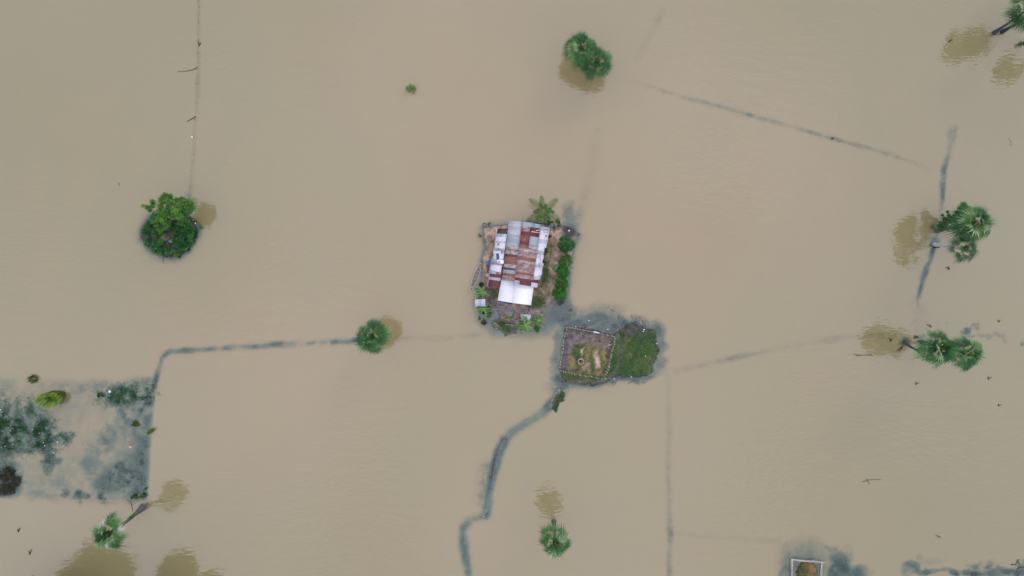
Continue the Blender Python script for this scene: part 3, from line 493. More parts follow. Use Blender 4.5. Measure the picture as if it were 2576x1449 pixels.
for f, x, y, r_, h_, lb, c_, n_, s_ in [
    (z1, 258, 342, .32, .5, 'small pale green plant right of the old tyre', ((.1, .2, .03), (.14, .26, .05)), 260, 40), (z1, 165, 452, .28, .5, 'small bright plant in the water left of the sandy yard', ((.05, .22, .02), (.1, .3, .04)), 220, 41),
    (z1, 250, 1205, .5, 1.2, 'leafy green shrub right of the lower left banana plant', ((.04, .16, .02), (.09, .22, .03)), 900, 42), (z1, 215, 1285, .55, .7, 'brownish low shrub at the lower left corner of the yard', ((.04, .06, .02), (.09, .09, .03)), 700, 43), (z1, 160, 1240, .3, .4, 'small light green plant in the water at the lower left of the yard', ((.05, .17, .03), (.09, .22, .05)), 200, 44),
    (z1, 425, 1235, .35, .9, 'yellow leaved plant in the front yard', ((.25, .26, .02), (.38, .36, .03)), 190, 45), (z1, 468, 1243, .28, .8, 'lime green plant right of the yellow leaved plant in the front yard', ((.12, .28, .02), (.2, .36, .03)), 190, 46), (z1, 715, 1330, .6, 1.2, 'bright green bush at the bottom right corner of the yard', ((.03, .16, .012), (.07, .25, .02)), 1200, 47),
    (z1, 835, 325, .5, .9, 'dark green shrub below the coconut palm', ((.015, .08, .015), (.03, .13, .02)), 800, 48), (z1, 915, 320, .5, .8, 'bright green shrub right of the coconut palm', ((.03, .14, .015), (.08, .22, .03)), 700, 49), (z1, 808, 595, .35, .8, 'upper green shrub against the east wall of the house', ((.02, .12, .02), (.05, .2, .03)), 500, 50),
    (z1, 790, 715, .3, .8, 'lower green shrub against the east wall of the house', ((.03, .14, .02), (.07, .22, .03)), 450, 51), (z1, 655, 1128, .35, .5, 'leafy green plant at the corner of the white porch roof', ((.03, .18, .05), (.07, .24, .07)), 350, 52), (z1, 1030, 1158, .25, .4, 'small yellow green plant on the flooded track near the pen', ((.1, .15, .03), (.15, .19, .05)), 110, 53),
    (z2, 965, 548, .4, .4, 'bright green weed clump on the pen islet by the footpath', ((.03, .14, .02), (.05, .2, .02)), 350, 54), (ident, 1034, 221, .78, .9, 'lone grey green bush in open water at the top', ((.09, .22, .04), (.17, .33, .09), (.34, .36, .18)), 1100, 55),
    (z4, 685, 205, .5, .7, 'dark green bush left of the white bag in the flooded field', ((.015, .07, .015), (.03, .12, .025)), 600, 57), (z4, 922, 408, .55, .7, 'olive green bush in the dark strip of the flooded field', ((.03, .08, .015), (.08, .14, .02)), 700, 58),
    (z4, 1028, 457, .6, .9, 'round yellow green bush on the right border of the flooded field', ((.04, .12, .02), (.09, .19, .03)), 900, 59), (z4, 975, 900, .45, .7, 'small green bush above the leaning palm foot', ((.02, .1, .02), (.06, .16, .03)), 500, 60), (z4, 915, 912, .4, .6, 'small green bush left of the leaning palm foot', ((.02, .1, .02), (.06, .15, .03)), 380, 61),
    (z4, 995, 850, .25, .5, 'tiny green shrub near the field corner above the leaning palm', ((.03, .12, .02), (.06, .16, .03)), 180, 62), (z6, 908, 662, .35, .5, 'small yellow green plant between the two dark palm bases', ((.07, .15, .02), (.14, .22, .04)), 260, 63),
    (z5, 862, 930, .35, .6, 'small olive plant at the foot of the pale trunked palm', ((.04, .08, .02), (.07, .11, .03)), 220, 64), (z7, 2015, 640, .6, .9, 'dark green foliage clump at the upper right edge', ((.01, .06, .02), (.03, .09, .03)), 500, 65)]:
    shrub('small_bush' if r_ < .5 else 'bush', f, x, y, r_, h_, lb, 'bush', None, c_, .09 if n_ > 300 else .11, n_, 7, None, s_)
shrub('sunken_bush', z4, 30, 790, 2.6, .5, 'wide dark brown half drowned bush at the left edge', cols=((.03, .028, .018), (.06, .06, .03), (.10, .10, .04)), leaf=.12, n=5200, nb=34, br=.6, seed=66)
# reed tufts in the flooded field
def tuft(label, f, x, y, r, h, n, cols, seed, lean=(0, 0), ry=None):
    g = random.Random(seed); c = Z(f, x, y); b = MB()
    for i in range(n):
        a = g.uniform(0, 6.28); q = math.sqrt(g.random()) * r; p = Vector((c.x + math.cos(a) * q * 1.25, c.y + math.sin(a) * q * (ry or r) / r, -.25)); l = h * g.uniform(.6, 1.1)
        e = p + Vector((math.cos(a) * .35 * l + lean[0] * l + g.uniform(-.2, .2), math.sin(a) * .35 * l + lean[1] * l + g.uniform(-.2, .2), l)); m = p.lerp(e, .5) + Vector((0, 0, .2 * l)); sd = Vector((g.uniform(-1, 1), g.uniform(-1, 1), 0)).normalized() * .03
        b.add([p - sd, p + sd, m + sd, m - sd, e], [(0, 1, 2, 3)], tuple(q * .45 for q in vary(cols[g.random() < .5], .4))); b.f[-1] = b.f[-1]; k = b.n - 5; b.add([m - sd, m + sd, e], [(0, 1, 2)], vary(cols[g.random() < .6], .4))
    o = b.build('reed_clump', M_leaf, None, origin=(c.x, c.y, 0)); return tag(o, label, 'reeds', 'reed clumps in the flooded field')
tuft('large pale green reed clump in the flooded field at left', z4, 392, 195, 1.25, 2.0, 1700, ((.14, .25, .03), (.26, .38, .08)), 80, (-.35, -.55), .6)
tuft('small pale green reed clump above the large one near the left edge', z4, 232, 90, .55, .8, 260, ((.08, .18, .03), (.15, .26, .05)), 81)
# ---- coconut palm, banana plants
def coconut(label, f, x, y, h, fr, seed):
    g = random.Random(seed); top = Z(f, x, y, h); t = thing('coconut_palm', (top.x, top.y, 0), label, 'palm tree')
    k = MB(); k.tube([(top.x, top.y - .2, -.1), (top.x + .1, top.y - .1, h * .5), (top.x, top.y, h)], [.22, .16, .14], (.14, .12, .1), 9); k.build('trunk', M_bark, t)
    b = MB()
    for az, L_, el in fr:
        az = math.radians(az); d = Vector((math.cos(az), math.sin(az), 0)); P = []
        for i in range(19):
            u = i / 18; P.append(top + d * (L_ * (u - .08 * u * u)) + Vector((0, 0, L_ * (el * u - .62 * u * u))))
        b.tube(P, [.045 * (1 - .8 * i / 18) + .006 for i in range(19)], (.20, .26, .07), 4); sd = Vector((-d.y, d.x, 0))
        for i in range(2, 19 * 3 - 2):
            u = i / 57; j = min(17, int(u * 18)); p = P[j].lerp(P[j + 1], u * 18 - j); ll = L_ * .2 * math.sin(math.pi * min(1, u * .93 + .1)) ** .6 + .1
            for s_ in (-1, 1):
                e = p + (sd * s_ * .85 + d * .55).normalized() * ll * g.uniform(.85, 1.1) + Vector((0, 0, -.35 * ll)); w_ = d * .014; b.add([p - w_, p + w_, p.lerp(e, .5) + w_ * 1.1, e, p.lerp(e, .5) - w_], [(0, 1, 2, 3, 4)], vary(((.025, .09, .018), (.09, .19, .045))[g.random() < .4], .3, g))
    b.build('crown', M_leaf, t); return t
coconut('arching coconut palm behind the north end of the tin roofed house', z1, 775, 215, 3.6, [(140, 3.3, .5), (100, 2.6, .7), (40, 3.2, .55), (-28, 3.4, .3), (-150, 3.5, .25), (-8, 1.9, .7), (-172, 1.9, .6), (118, 1.5, .9), (-75, 2.3, .4), (-125, 2.2, .5), (-100, 1.6, .8), (165, 1.2, .9), (70, 1.2, 1.1), (10, 1.4, .9), (-50, 1.9, .6)], 90)
def banana(label, f, x, y, h, n, Lf, seed, col=((.05, .17, .03), (.13, .30, .07)), az0=0):
    g = random.Random(seed); top = Z(f, x, y, h); t = thing('banana_plant', (top.x, top.y, 0), label, 'banana plant', 'banana plants around the yard')
    k = MB(); k.tube([(top.x, top.y, -.3), (top.x, top.y, h)], [.12, .07], (.16, .2, .07), 8); k.build('stem', M_bark, t); b = MB()
    for i in range(n):
        az = az0 + i * 6.283 / n + g.uniform(-.22, .22); l = Lf * g.uniform(.75, 1.12); d = Vector((math.cos(az), math.sin(az), 0)); sd = Vector((-d.y, d.x, 0)); el = g.uniform(.35, .8); c = vary(col[g.random() < .5], .15, g); pv = None
        for j in range(9):
            u = j / 8; p = top + d * l * u + Vector((0, 0, l * (el * u - .8 * u * u))); w_ = (.03 + .15 * math.sin(math.pi * min(1, u * .95 + .02)) ** .8) * Lf * .75
            cur = (p + sd * w_ - Vector((0, 0, w_ * .55)), p, p - sd * w_ - Vector((0, 0, w_ * .55)))
            if pv: b.add([pv[0], pv[1], cur[1], cur[0]], [(0, 1, 2, 3)], c); b.add([pv[1], pv[2], cur[2], cur[1]], [(0, 1, 2, 3)], tuple(q * .85 for q in c)); b.add([pv[1] + sd * .022 + Vector((0, 0, .012)), pv[1] - sd * .022 + Vector((0, 0, .012)), cur[1] - sd * .018 + Vector((0, 0, .012)), cur[1] + sd * .018 + Vector((0, 0, .012))], [(0, 1, 2, 3)], (.28, .42, .14))
            pv = cur
    b.build('leaves', M_leaf, t); return t
banana('banana plant above the small tin shed at the left of the yard', z1, 185, 995, 1.5, 8, 1.35, 91, az0=.3)
banana('banana plant below the small tin shed at the left of the yard', z1, 205, 1150, 1.5, 9, 1.35, 92, az0=.1)
banana('large banana plant below the patched kennel roof', z1, 598, 1305, 1.7, 11, 1.5, 93, az0=.2)
banana('dark feathery banana plant right of the patched kennel roof', z1, 728, 1258, 1.7, 12, 1.15, 94, ((.03, .12, .025), (.06, .18, .04)))
# trees beyond the lower frame edge, seen as reflections
for (x, y, r_, h_, lb, s_) in [(-72.5, -51.3, 6.2, 12, 'broad tree below the lower left edge, seen only as a wide olive reflection', 101), (-58., -49.6, 3.7, 10.5, 'rounded tree below the lower edge, seen as the narrower olive reflection', 102), (-52.6, -52.2, 2.8, 10, 'smaller tree below the lower edge, seen as a faint olive reflection', 103)]:
    g = np.random.default_rng(s_); t = thing('shade_tree', (x, y, 0), lb, 'tree', 'trees just below the frame'); b = MB(); foliage(b, blobset((x, y, h_ * .5), r_, h_ * .5, 44, r_ * .34, g), 9000, .3 * r_ / 4, GREEN, g); b.build('crown', M_leaf, t)
    k = MB(); k.tube([(x, y, -1), (x + .3, y, h_ * .4), (x, y, h_ * .7)], [.45, .35, .2], (.1, .08, .06), 8); k.build('trunk', M_bark, t)
# ------------------------------------------------------------------ house
GREY = (.40, .42, .45); BLUEG = (.30, .36, .41); WHITE = (.66, .66, .72); SILV = (.47, .49, .55); MAR = (.13, .024, .03); DM = (.08, .03, .035); PINK = (.33, .25, .25); RUS = (.22, .10, .07)
def tin(b, A, B, C, D, u0, u1, v0, v1, col, rust, lift=0., waves=None, g=R):
    """corrugated sheet on the patch A(ridge start) B(eave start) C(ridge end) D(eave end)"""
    f = lambda u, v: A.lerp(C, u).lerp(B.lerp(D, u), v)
    wl = (f(u1, v0) - f(u0, v0)).length; n = waves or max(3, int(wl / .085)); V = []; nn = n * 4 + 1; nv = 3; tl = g.uniform(-.012, .012)
    for j in range(nv):
        for i in range(nn):
            s_ = i / (nn - 1); u = u0 + (u1 - u0) * s_; v = v0 + (v1 - v0) * j / (nv - 1) + tl * 0; p = f(u, v); V.append((p.x, p.y, p.z + lift + .012 * math.cos(s_ * n * 2 * math.pi) + tl * s_))
    F = [(j * nn + i, j * nn + i + 1, (j + 1) * nn + i + 1, (j + 1) * nn + i) for j in range(nv - 1) for i in range(nn - 1)]; b.add(V, F, vary(col, .07, g), rust)
def build_roof(b, name, par, th=.012):
    o = b.build(name, M_tin, par); m = o.modifiers.new('thickness', 'SOLIDIFY'); m.thickness = th; m.offset = -1; return o
hc = Z(zh, 900, 650); house = thing('house', (hc.x, hc.y, .3), 'long patched tin roofed house with rusty main roof and white porch roof', 'house')
RZ, EZ, LZ = 4.1, 3.15, 2.35
b = MB(); A = Z(zh, 950, 55, RZ); C_ = Z(zh, 826, 995, RZ); B_ = Z(zh, 743, 38, EZ); D_ = Z(zh, 625, 972, EZ); tot = 940.
rows = [(55, 95, GREY, .55), (95, 130, SILV, .6), (130, 200, GREY, .45), (200, 262, SILV, .6), (262, 330, GREY, .75), (330, 392, BLUEG, .35), (392, 440, GREY, .6), (440, 490, GREY, .75), (490, 530, PINK, 1.), (530, 580, GREY, .85), (580, 622, MAR, .3), (622, 690, PINK, 1.35), (690, 742, RUS, .8), (742, 790, GREY, .95), (790, 832, MAR, .8), (832, 880, BLUEG, .5), (880, 932, RUS, .9), (932, 995, GREY, 1.15)]
for i, (a, c, col, ru) in enumerate(rows): tin(b, A, B_, C_, D_, (a - 55) / tot - .004, (c - 55) / tot + .004, .0, 1 + R.uniform(-.01, .015), col, ru, .012 * (i % 2))
build_roof(b, 'west_roof_slope', house)
b = MB(); A2 = A + Vector((0, 0, .03)); C2 = C_ + Vector((0, 0, .03)); E0 = Z(zh, 1245, 100, EZ); E1 = Z(zh, 1112, 1040, EZ)
rowsR = [(55, 118, 0, .65, BLUEG, .4), (55, 118, .65, 1, BLUEG, .3), (118, 200, 0, .48, GREY, 1.25), (118, 205, .48, 1, MAR, .2), (200, 262, 0, 1, MAR, .35), (262, 350, 0, .52, MAR, 1.15), (262, 385, .52, 1, BLUEG, .25), (350, 400, 0, .52, MAR, .3), (400, 458, 0, .52, RUS, .9), (385, 458, .52, 1, GREY, .9)]
y = 458
for k_, ru in enumerate([1.0, 1.15, 1.0, 1.2, 1.1, 1.15, 1.2, 1.05, 1.1, 1.2]): rowsR.append((y, y + 47, 0, 1, [GREY, PINK, SILV, RUS, GREY][k_ % 5], ru + [0, -.25, .1, .1, -.15][k_ % 5])); y += 47
rowsR += [(928, 982, 0, 1.3, MAR, .3), (980, 1030, 0, .3, GREY, .6), (980, 1030, .3, .92, MAR, .25), (975, 1035, .93, 1.3, SILV, .2)]
for i, (a, c, v0, v1, col, ru) in enumerate(rowsR): tin(b, A2, E0, C2, E1, (a - 55) / tot - .004, (c - 55) / tot + .004, v0, v1, col, ru, .014 * (i % 2) + (.02 if v0 > 0 else 0))
build_roof(b, 'east_roof_slope', house)
b = MB(); b.tube([A + Vector((0, .1, .05)), C_ + Vector((0, 0, .05))], .045, (.22, .19, .19), 8); o = b.build('ridge_cap', M_tin, house)
b = MB(); A = Z(zh, 722, 175, EZ - .12); B_ = Z(zh, 552, 168, LZ); C_ = Z(zh, 588, 1098, EZ - .12); D_ = Z(zh, 408, 1072, LZ); t0 = 175.; tot = 915.
rowsW = [(178, 242, 0, .95, DM, .5), (248, 292, 0, .5, SILV, .2), (248, 292, .5, 1, BLUEG, .2), (290, 360, 0, .98, WHITE, 0), (352, 402, 0, 1.02, SILV, .2), (398, 472, 0, .96, WHITE, 0), (468, 522, 0, 1, SILV, .45), (518, 562, .3, 1.02, WHITE, .1), (518, 565, 0, .32, BLUEG, .4), (560, 652, 0, .95, WHITE, 0), (645, 700, 0, 1.08, BLUEG, .4), (695, 745, 0, 1.05, PINK, .9), (738, 842, .05, 1.02, WHITE, -.2), (836, 884, .45, 1.02, BLUEG, .2), (836, 884, 0, .48, PINK, .9), (878, 935, 0, 1.0, MAR, .7), (930, 992, 0, 1.02, GREY, .3), (986, 1036, 0, 1, MAR, .35), (1034, 1092, 0, 1.01, MAR, .3)]
for i, (a, c, v0, v1, col, ru) in enumerate(rowsW): tin(b, A, B_, C_, D_, (a - t0) / tot, (c - t0) / tot + .006, v0, v1, col, ru, .014 * (i % 2) + (.02 if v0 > 0 else 0))
build_roof(b, 'west_lean_to_roof', house)
b = MB(); A = Z(zh, 1238, 128, EZ - .12); B_ = Z(zh, 1384, 150, LZ); C_ = Z(zh, 1112, 985, EZ - .12); D_ = Z(zh, 1258, 965, LZ); y = 128
for k_ in range(13):
    h_ = 64; v1 = [1.0, 1.0, 1.0, 1.02, .98, .8, .78, .84, .8, .96, .9, .92, .84][k_]; tin(b, A, B_, C_, D_, (y - 128) / 840, (y + h_ + 6 - 128) / 840, 0, v1, [SILV, WHITE, WHITE, SILV, WHITE, WHITE][k_ % 6], R.choice([0, .1, .3, .5]) * .7, .016 * (k_ % 2)); y += h_
build_roof(b, 'east_lean_to_roof', house)
b = MB(); A = Z(zh, 842, 1002, 3.25); C_ = Z(zh, 800, 1337, 3.2); B_ = Z(zh, 620, 968, 2.95); D_ = Z(zh, 562, 1298, 2.9); E0 = Z(zh, 1138, 1048, 2.9); E1 = Z(zh, 1090, 1372, 2.85)
for k_ in range(4):
    tin(b, A, B_, C_, D_, k_ / 4, (k_ + 1) / 4 + .01, 0, 1, (.76, .76, .80), -1, .014 * (k_ % 2)); tin(b, A, E0, C_, E1, k_ / 4, (k_ + 1) / 4 + .01, 0, 1, (.84, .84, .86), -1, .014 * (k_ % 2))
build_roof(b, 'porch_roof', house)
# walls of upright boards, doors, shutters and posts under the roofs
M_board = simple('wall_boards', (.16, .11, .08), .85, .4, 5)
def wallbox(name, pts, z0, ztops, mat, par):
    b = MB(); n = len(pts)
    for i in range(n):
        p, q = pts[i], pts[(i + 1) % n]; m_ = max(1, int((q - p).length / .22)); zt0, zt1 = ztops[i], ztops[(i + 1) % n]; nn = Vector((q.y - p.y, p.x - q.x, 0)).normalized()
        for j in range(m_):
            a, c = p.lerp(q, j / m_), p.lerp(q, (j + .97) / m_); o_ = nn * (.012 * (j % 2)); za = zt0 + (zt1 - zt0) * (j / m_); zb = zt0 + (zt1 - zt0) * ((j + 1) / m_); tk = nn * -.04
            b.prism([Vector((v.x, v.y, z0)) for v in (a + o_, c + o_, c + tk, a + tk)], [Vector((a.x + o_.x, a.y + o_.y, za)), Vector((c.x + o_.x, c.y + o_.y, zb)), Vector((c.x + tk.x, c.y + tk.y, zb)), Vector((a.x + tk.x, a.y + tk.y, za))], (.2, .15, .12))
    return b.build(name, mat, par)
wp = [Z(zh, 700, 190), Z(zh, 1240, 150), Z(zh, 1120, 960), Z(zh, 620, 940)]; wallbox('wall', wp, .1, [2.95] * 4, M_board, house)
wallbox('west_lean_to_wall', [Z(zh, 575, 185), Z(zh, 700, 190), Z(zh, 610, 1070), Z(zh, 432, 1050)], .1, [2.25, 2.85, 2.85, 2.25], M_board, house)
wallbox('east_lean_to_wall', [Z(zh, 1240, 160), Z(zh, 1345, 180), Z(zh, 1215, 920), Z(zh, 1125, 900)], .1, [2.85, 2.3, 2.3, 2.85], M_board, house)
M_blue = simple('blue_sheeting', (.03, .12, .35), .5, .3, 3); b = MB()
p, q = Z(zh, 556, 1294, 2.3), Z(zh, 800, 1340, 2.3); b.prism([Vector((p.x, p.y, .5)), Vector((q.x, q.y, .5)), Vector((q.x, q.y - .06, .5)), Vector((p.x, p.y - .06, .5))], [Vector((p.x, p.y, 2.6)), Vector((q.x, q.y, 2.6)), Vector((q.x, q.y - .3, 2.72)), Vector((p.x, p.y - .22, 2.72))], (.1, .2, .4)); b.build('blue_awning', M_blue, house)
for ga, gb, gc in ((Z(zh, 545, 165, 2.3), Z(zh, 530, 350, 2.3), (.55, .6, .65)), (Z(zh, 462, 655, 2.25), Z(zh, 404, 1080, 2.25), (.3, .42, .6))):
    b = MB(); b.tube([ga, gb], .05, gc, 6); b.build('gutter', M_paint, house)
for x, y in ((575, 1285), (1085, 1355), (1130, 1050), (815, 1320), (640, 985)):
    p = Z(zh, x, y, 2.8); b = MB(); b.tube([(p.x, p.y, -.1), (p.x, p.y, 2.8)], .06, (.2, .15, .1), 7); b.build('porch_post', M_wood, house)
def leaf_panel(name, p, q, z0, z1_, off, mat, col):
    b = MB(); nn = Vector((q.y - p.y, p.x - q.x, 0)).normalized(); b.prism([Vector((v.x, v.y, z0)) for v in (p + nn * .03, q + nn * .03, q + nn * off, p + nn * off)], [Vector((v.x, v.y, z1_)) for v in (p + nn * .03, q + nn * .03, q + nn * off, p + nn * off)], col); return b.build(name, mat, house)
we = [Z(zh, 432, 1050), Z(zh, 575, 185)]
for u in (.2, .5, .78): leaf_panel('window_shutter', we[0].lerp(we[1], u + .07), we[0].lerp(we[1], u), 1.1, 1.9, .07, M_paint, (.12, .2, .3))
d0, d1 = Z(zh, 1120, 960), Z(zh, 620, 940); leaf_panel('door', d1.lerp(d0, .55), d1.lerp(d0, .38), .3, 2.3, .08, M_paint, (.2, .3, .33))
# things on the roof
b = MB(); pc = [Z(zh, x, y, 2.88 + k_) for x, y, k_ in ((537, 558, -.22), (578, 553, -.08), (586, 650, -.08), (545, 655, -.22))]; b.prism(pc, [p + Vector((0, 0, .04)) for p in pc], (.02, .05, .16)); o = b.build('solar_panel', simple('solar_glass', (.02, .05, .15), .2, .2, 8)); tag(o, 'dark blue solar panel lying on the west lean-to roof', 'solar panel')
b = MB(); pc = [Z(zh, x, y, 2.95 + k_) for x, y, k_ in ((560, 655, -.2), (660, 665, .1), (655, 720, .1), (553, 708, -.2))]; b.prism(pc, [p + Vector((0, 0, .05)) for p in pc], (.82, .82, .87)); o = b.build('loose_sheet', M_paint); tag(o, 'white sheet panel lying beside the solar panel on the west lean-to roof', 'panel')
def stick(name, pts, r, col, label, cat, group=None, mat=None, n=6):
    b = MB(); rr = [r * (1 - .5 * i / max(1, len(pts) - 1)) for i in range(len(pts))]; o0 = Vector(pts[0]); b.tube(pts, rr, col, n); return tag(b.build(name, mat or M_wood, None, origin=tuple(o0)), label, cat, group)
for seg, col in [([(1165, 505, 3.05), (1270, 522, 2.8)], (.07, .05, .06)), ([(1190, 560, 3.05), (1260, 510, 2.85), (1268, 545, 2.8)], (.09, .05, .06)), ([(1150, 628, 3.0), (1225, 600, 2.9), (1250, 640, 2.8)], (.07, .05, .06)), ([(1235, 560, 2.9), (1240, 680, 2.9), (1230, 760, 2.9)], (.1, .05, .06)), ([(1150, 750, 3.05), (1290, 768, 2.6)], (.06, .05, .06)), ([(1225, 700, 2.9), (1235, 810, 2.9)], (.1, .05, .06)), ([(1270, 150, 3.02), (1375, 195, 2.62)], (.1, .1, .12)), ([(1280, 195, 3.0), (1365, 160, 2.65)], (.1, .1, .12)), ([(1285, 218, 3.0), (1372, 228, 2.6)], (.1, .03, .04))]:
    stick('dead_branch', [Z(zh, x, y, z_ + .12) for x, y, z_ in seg], .035, col, 'dark dead branch lying on the white east lean-to roof', 'branch', 'branches on the east lean-to roof')
for seg in [[(530, 490, 2.6), (600, 485, 2.8), (672, 520, 3.1)], [(525, 510, 2.6), (590, 515, 2.8), (668, 512, 3.1)], [(560, 470, 2.7), (640, 540, 3.05)]]:
    stick('dead_branch', [Z(zh, x, y, z_ + .1) for x, y, z_ in seg], .03, (.1, .08, .12), 'dark dead branch lying on the white west lean-to roof', 'branch', 'branches on the west lean-to roof')
stick('white_batten', [Z(zh, 1085, 208, 3.6), Z(zh, 1225, 228, 3.4)], .06, (.75, .75, .78), 'longer white batten on the maroon sheets near the north end of the roof', 'batten')
stick('white_batten', [Z(zh, 1172, 195, 3.55), Z(zh, 1232, 180, 3.45)], .06, (.75, .75, .8), 'short white batten above the longer one near the north end of the roof', 'batten')
for x, y, lb, c_ in ((570, 410, 'small dark square weight on the upper white sheets of the west lean-to', (.05, .04, .07)), (583, 690, 'small dark weight on the white panel beside the solar panel', (.1, .06, .08)), (1332, 280, 'small dark square weight on the east lean-to roof', (.08, .08, .12))):
    p = Z(zh, x, y, 2.85); b = MB(); b.box((0, 0, .05), (.26, .22, .12), c_, .4); b.box((0, 0, .115), (.16, .12, .03), tuple(q * 1.4 for q in c_), .4); tag(b.build('roof_weight', M_paint, None, origin=(0, 0, 0)), lb, 'weight').location = p
# ------------------------------------------------------------------ yard things
def lathe(b, prof, c, col, n=20):
    V = [(c[0] + r * math.cos(6.28318 * k / n), c[1] + r * math.sin(6.28318 * k / n), c[2] + z) for r, z in prof for k in range(n)]
    b.add(V, [(i * n + k, i * n + (k + 1) % n, (i + 1) * n + (k + 1) % n, (i + 1) * n + k) for i in range(len(prof) - 1) for k in range(n)], col)
def ring(name, c, R0, r0, col, label, cat, mat=M_paint):
    b = MB(); lathe(b, [(R0 + r0 * math.cos(a), r0 * math.sin(a)) for a in [6.28318 * k / 10 for k in range(11)]], (0, 0, 0), col, 24); o = b.build(name, mat, None, True, origin=(0, 0, 0)); o.location = c; return tag(o, label, cat)
ring('tyre', Z(zh, 353, 103) + Vector((0, 0, .08)), .28, .1, (.09, .09, .095), 'old dark tyre lying in the water at the corner of the sandy yard', 'tyre')
b = MB(); lathe(b, [(.0, .0), (.3, 0), (.42, .25), (.45, .5), (.36, .78), (.38, .85), (.33, .85), (.31, .76), (.36, .5), (0.3, .3), (0, .3)], (0, 0, 0), (.045, .04, .04)); o = b.build('water_jar', M_paint, None, True, origin=(0, 0, 0)); o.location = Z(zh, 305, 1052) + Vector((0, 0, .0)); tag(o, 'round black open water jar by the boat bow', 'water jar')
b = MB(); lathe(b, [(.0, .0), (.25, 0), (.36, .2), (.36, .4), (.28, .58), (.2, .62), (.0, .6)], (0, 0, 0), (.5, .38, .26)); o = b.build('clay_jar', M_paint, None, True, origin=(0, 0, 0)); o.location = Z(zh, 408, 905) + Vector((0, 0, .2)); tag(o, 'tan clay jar against the west wall of the house', 'jar')
b = MB(); lathe(b, [(.0, .0), (.34, 0), (.36, .3), (.34, .32), (.36, .6), (.34, .9), (.3, .93), (0, .93)], (0, 0, 0), (.015, .12, .42)); o = b.build('blue_barrel', M_paint, None, True, origin=(0, 0, 0)); o.location = Z(zh, 428, 705) + Vector((0, 0, .25)); tag(o, 'bright blue barrel at the west wall of the house', 'barrel')
b = MB(); lathe(b, [(.0, .0), (.1, .02), (.13, .1), (.1, .2), (0, .24)], (0, 0, 0), (.85, .85, .85)); o = b.build('white_pot', M_paint, None, True, origin=(0, 0, 0)); o.location = Z(zh, 413, 650) + Vector((0, 0, .2)); tag(o, 'small white pot above the blue barrel', 'pot')
b = MB(); lathe(b, [(.0, .0), (.22, 0), (.3, .2), (.3, .45), (.2, .6), (.17, .6), (.2, .45), (0, .3)], (0, 0, 0), (.09, .035, .03)); o = b.build('clay_jar', M_paint, None, True, origin=(0, 0, 0)); o.location = Z(zs, 465, 728); tag(o, 'dark red clay jar under the lower left banana plant', 'jar')
# boat
bt0 = Z(zh, 215, 930); d = (Z(zh, 293, 705) - Z(zh, 132, 1142)); LEN = d.length; ang = math.atan2(d.y, d.x)
boat = thing('wooden_boat', (bt0.x, bt0.y, .17), 'long narrow weathered wooden boat moored beside the sandy yard', 'boat'); boat.rotation_euler = (0, 0, ang)
def hull(t): u = 2 * t - 1; w_ = .40 * (1 - abs(u) ** 2.1) ** .8 + .02; return u * LEN / 2, w_, .18 + .28 * abs(u) ** 3
def bpart(b, name, col=None): o = b.build(name, M_wood, None); o.parent = boat; return o
b = MB(); n = 26; rowsv = []
for i in range(n + 1):
    x, w_, h_ = hull(i / n); rowsv.append([(x, -w_, h_), (x, -w_ * .92, 0), (x, -w_ * .45, -.12 + h_ * .3), (x, 0, -.14 + h_ * .3), (x, w_ * .45, -.12 + h_ * .3), (x, w_ * .92, 0), (x, w_, h_)])
V = [p for r_ in rowsv for p in r_]; F = [(i * 7 + k, i * 7 + k + 1, (i + 1) * 7 + k + 1, (i + 1) * 7 + k) for i in range(n) for k in range(6)]; b.add(V, F, (.32, .28, .23)); o = bpart(b, 'hull'); m = o.modifiers.new('t', 'SOLIDIFY'); m.thickness = .025
for s_ in (-1, 1): b = MB(); b.tube([(hull(i / n)[0], s_ * hull(i / n)[1], hull(i / n)[2] + .01) for i in range(n + 1)], .05, (.48, .45, .40), 6); bpart(b, 'gunwale')
for t_ in (.12, .28, .42, .56, .7, .88): x, w_, h_ = hull(t_); b = MB(); b.box((x, 0, h_ - .05), (.13 if .2 < t_ < .8 else .35, w_ * 1.9, .03), (.33, .29, .25)); bpart(b, 'thwart')
b = MB(); b.box((0, 0, -.03), (LEN * .55, .36, .02), (.27, .23, .18)); [b.box((-1.3 + k_ * .35, 0, -.012), (.05, .5, .02), (.25, .2, .15)) for k_ in range(8)]; bpart(b, 'floor_boards')
# sheds
def shed(label, f, quad, hz_, h0, sheets_, post=True, name='shed'):
    c = Z(f, sum(q[0] for q in quad) / 4, sum(q[1] for q in quad) / 4); t = thing(name, (c.x, c.y, 0), label, 'shed')
    A, B, D, C = [Z(f, q[0], q[1], hz_ + (.25 if i in (0, 3) else 0)) for i, q in enumerate(quad)]   # quad: TL, BL, BR, TR ; ridge runs TL->TR
    b = MB()
    for i, (u0, u1, v0, v1, col, ru) in enumerate(sheets_): tin(b, A, B, C, D, u0, u1, v0, v1, col, ru, .016 * (i % 2))
    build_roof(b, 'roof', t)
    for p in (A, B, C, D):
        q = p.lerp((A + B + C + D) / 4, .1); b = MB(); b.tube([(q.x, q.y, -.3), (q.x, q.y, q.z - .02)], .05, (.13, .1, .08), 6); b.build('post', M_wood, t)
    m = (A + B + C + D) / 4; b = MB(); b.box((m.x, m.y, .55), ((C - A).length * .8, (B - A).length * .75, .06), (.18, .13, .1)); b.build('floor', M_wood, t)
    for p, q in ((A, B), (C, D)):
        b = MB(); p, q = p.lerp(m, .12), q.lerp(m, .12); b.prism([Vector((v.x, v.y, .5)) for v in (p, q, q + (m - q) * .05, p + (m - p) * .05)], [Vector((v.x, v.y, 1.25)) for v in (p, q, q + (m - q) * .05, p + (m - p) * .05)], (.15, .12, .1)); b.build('side_boards', M_wood, t)
    return t
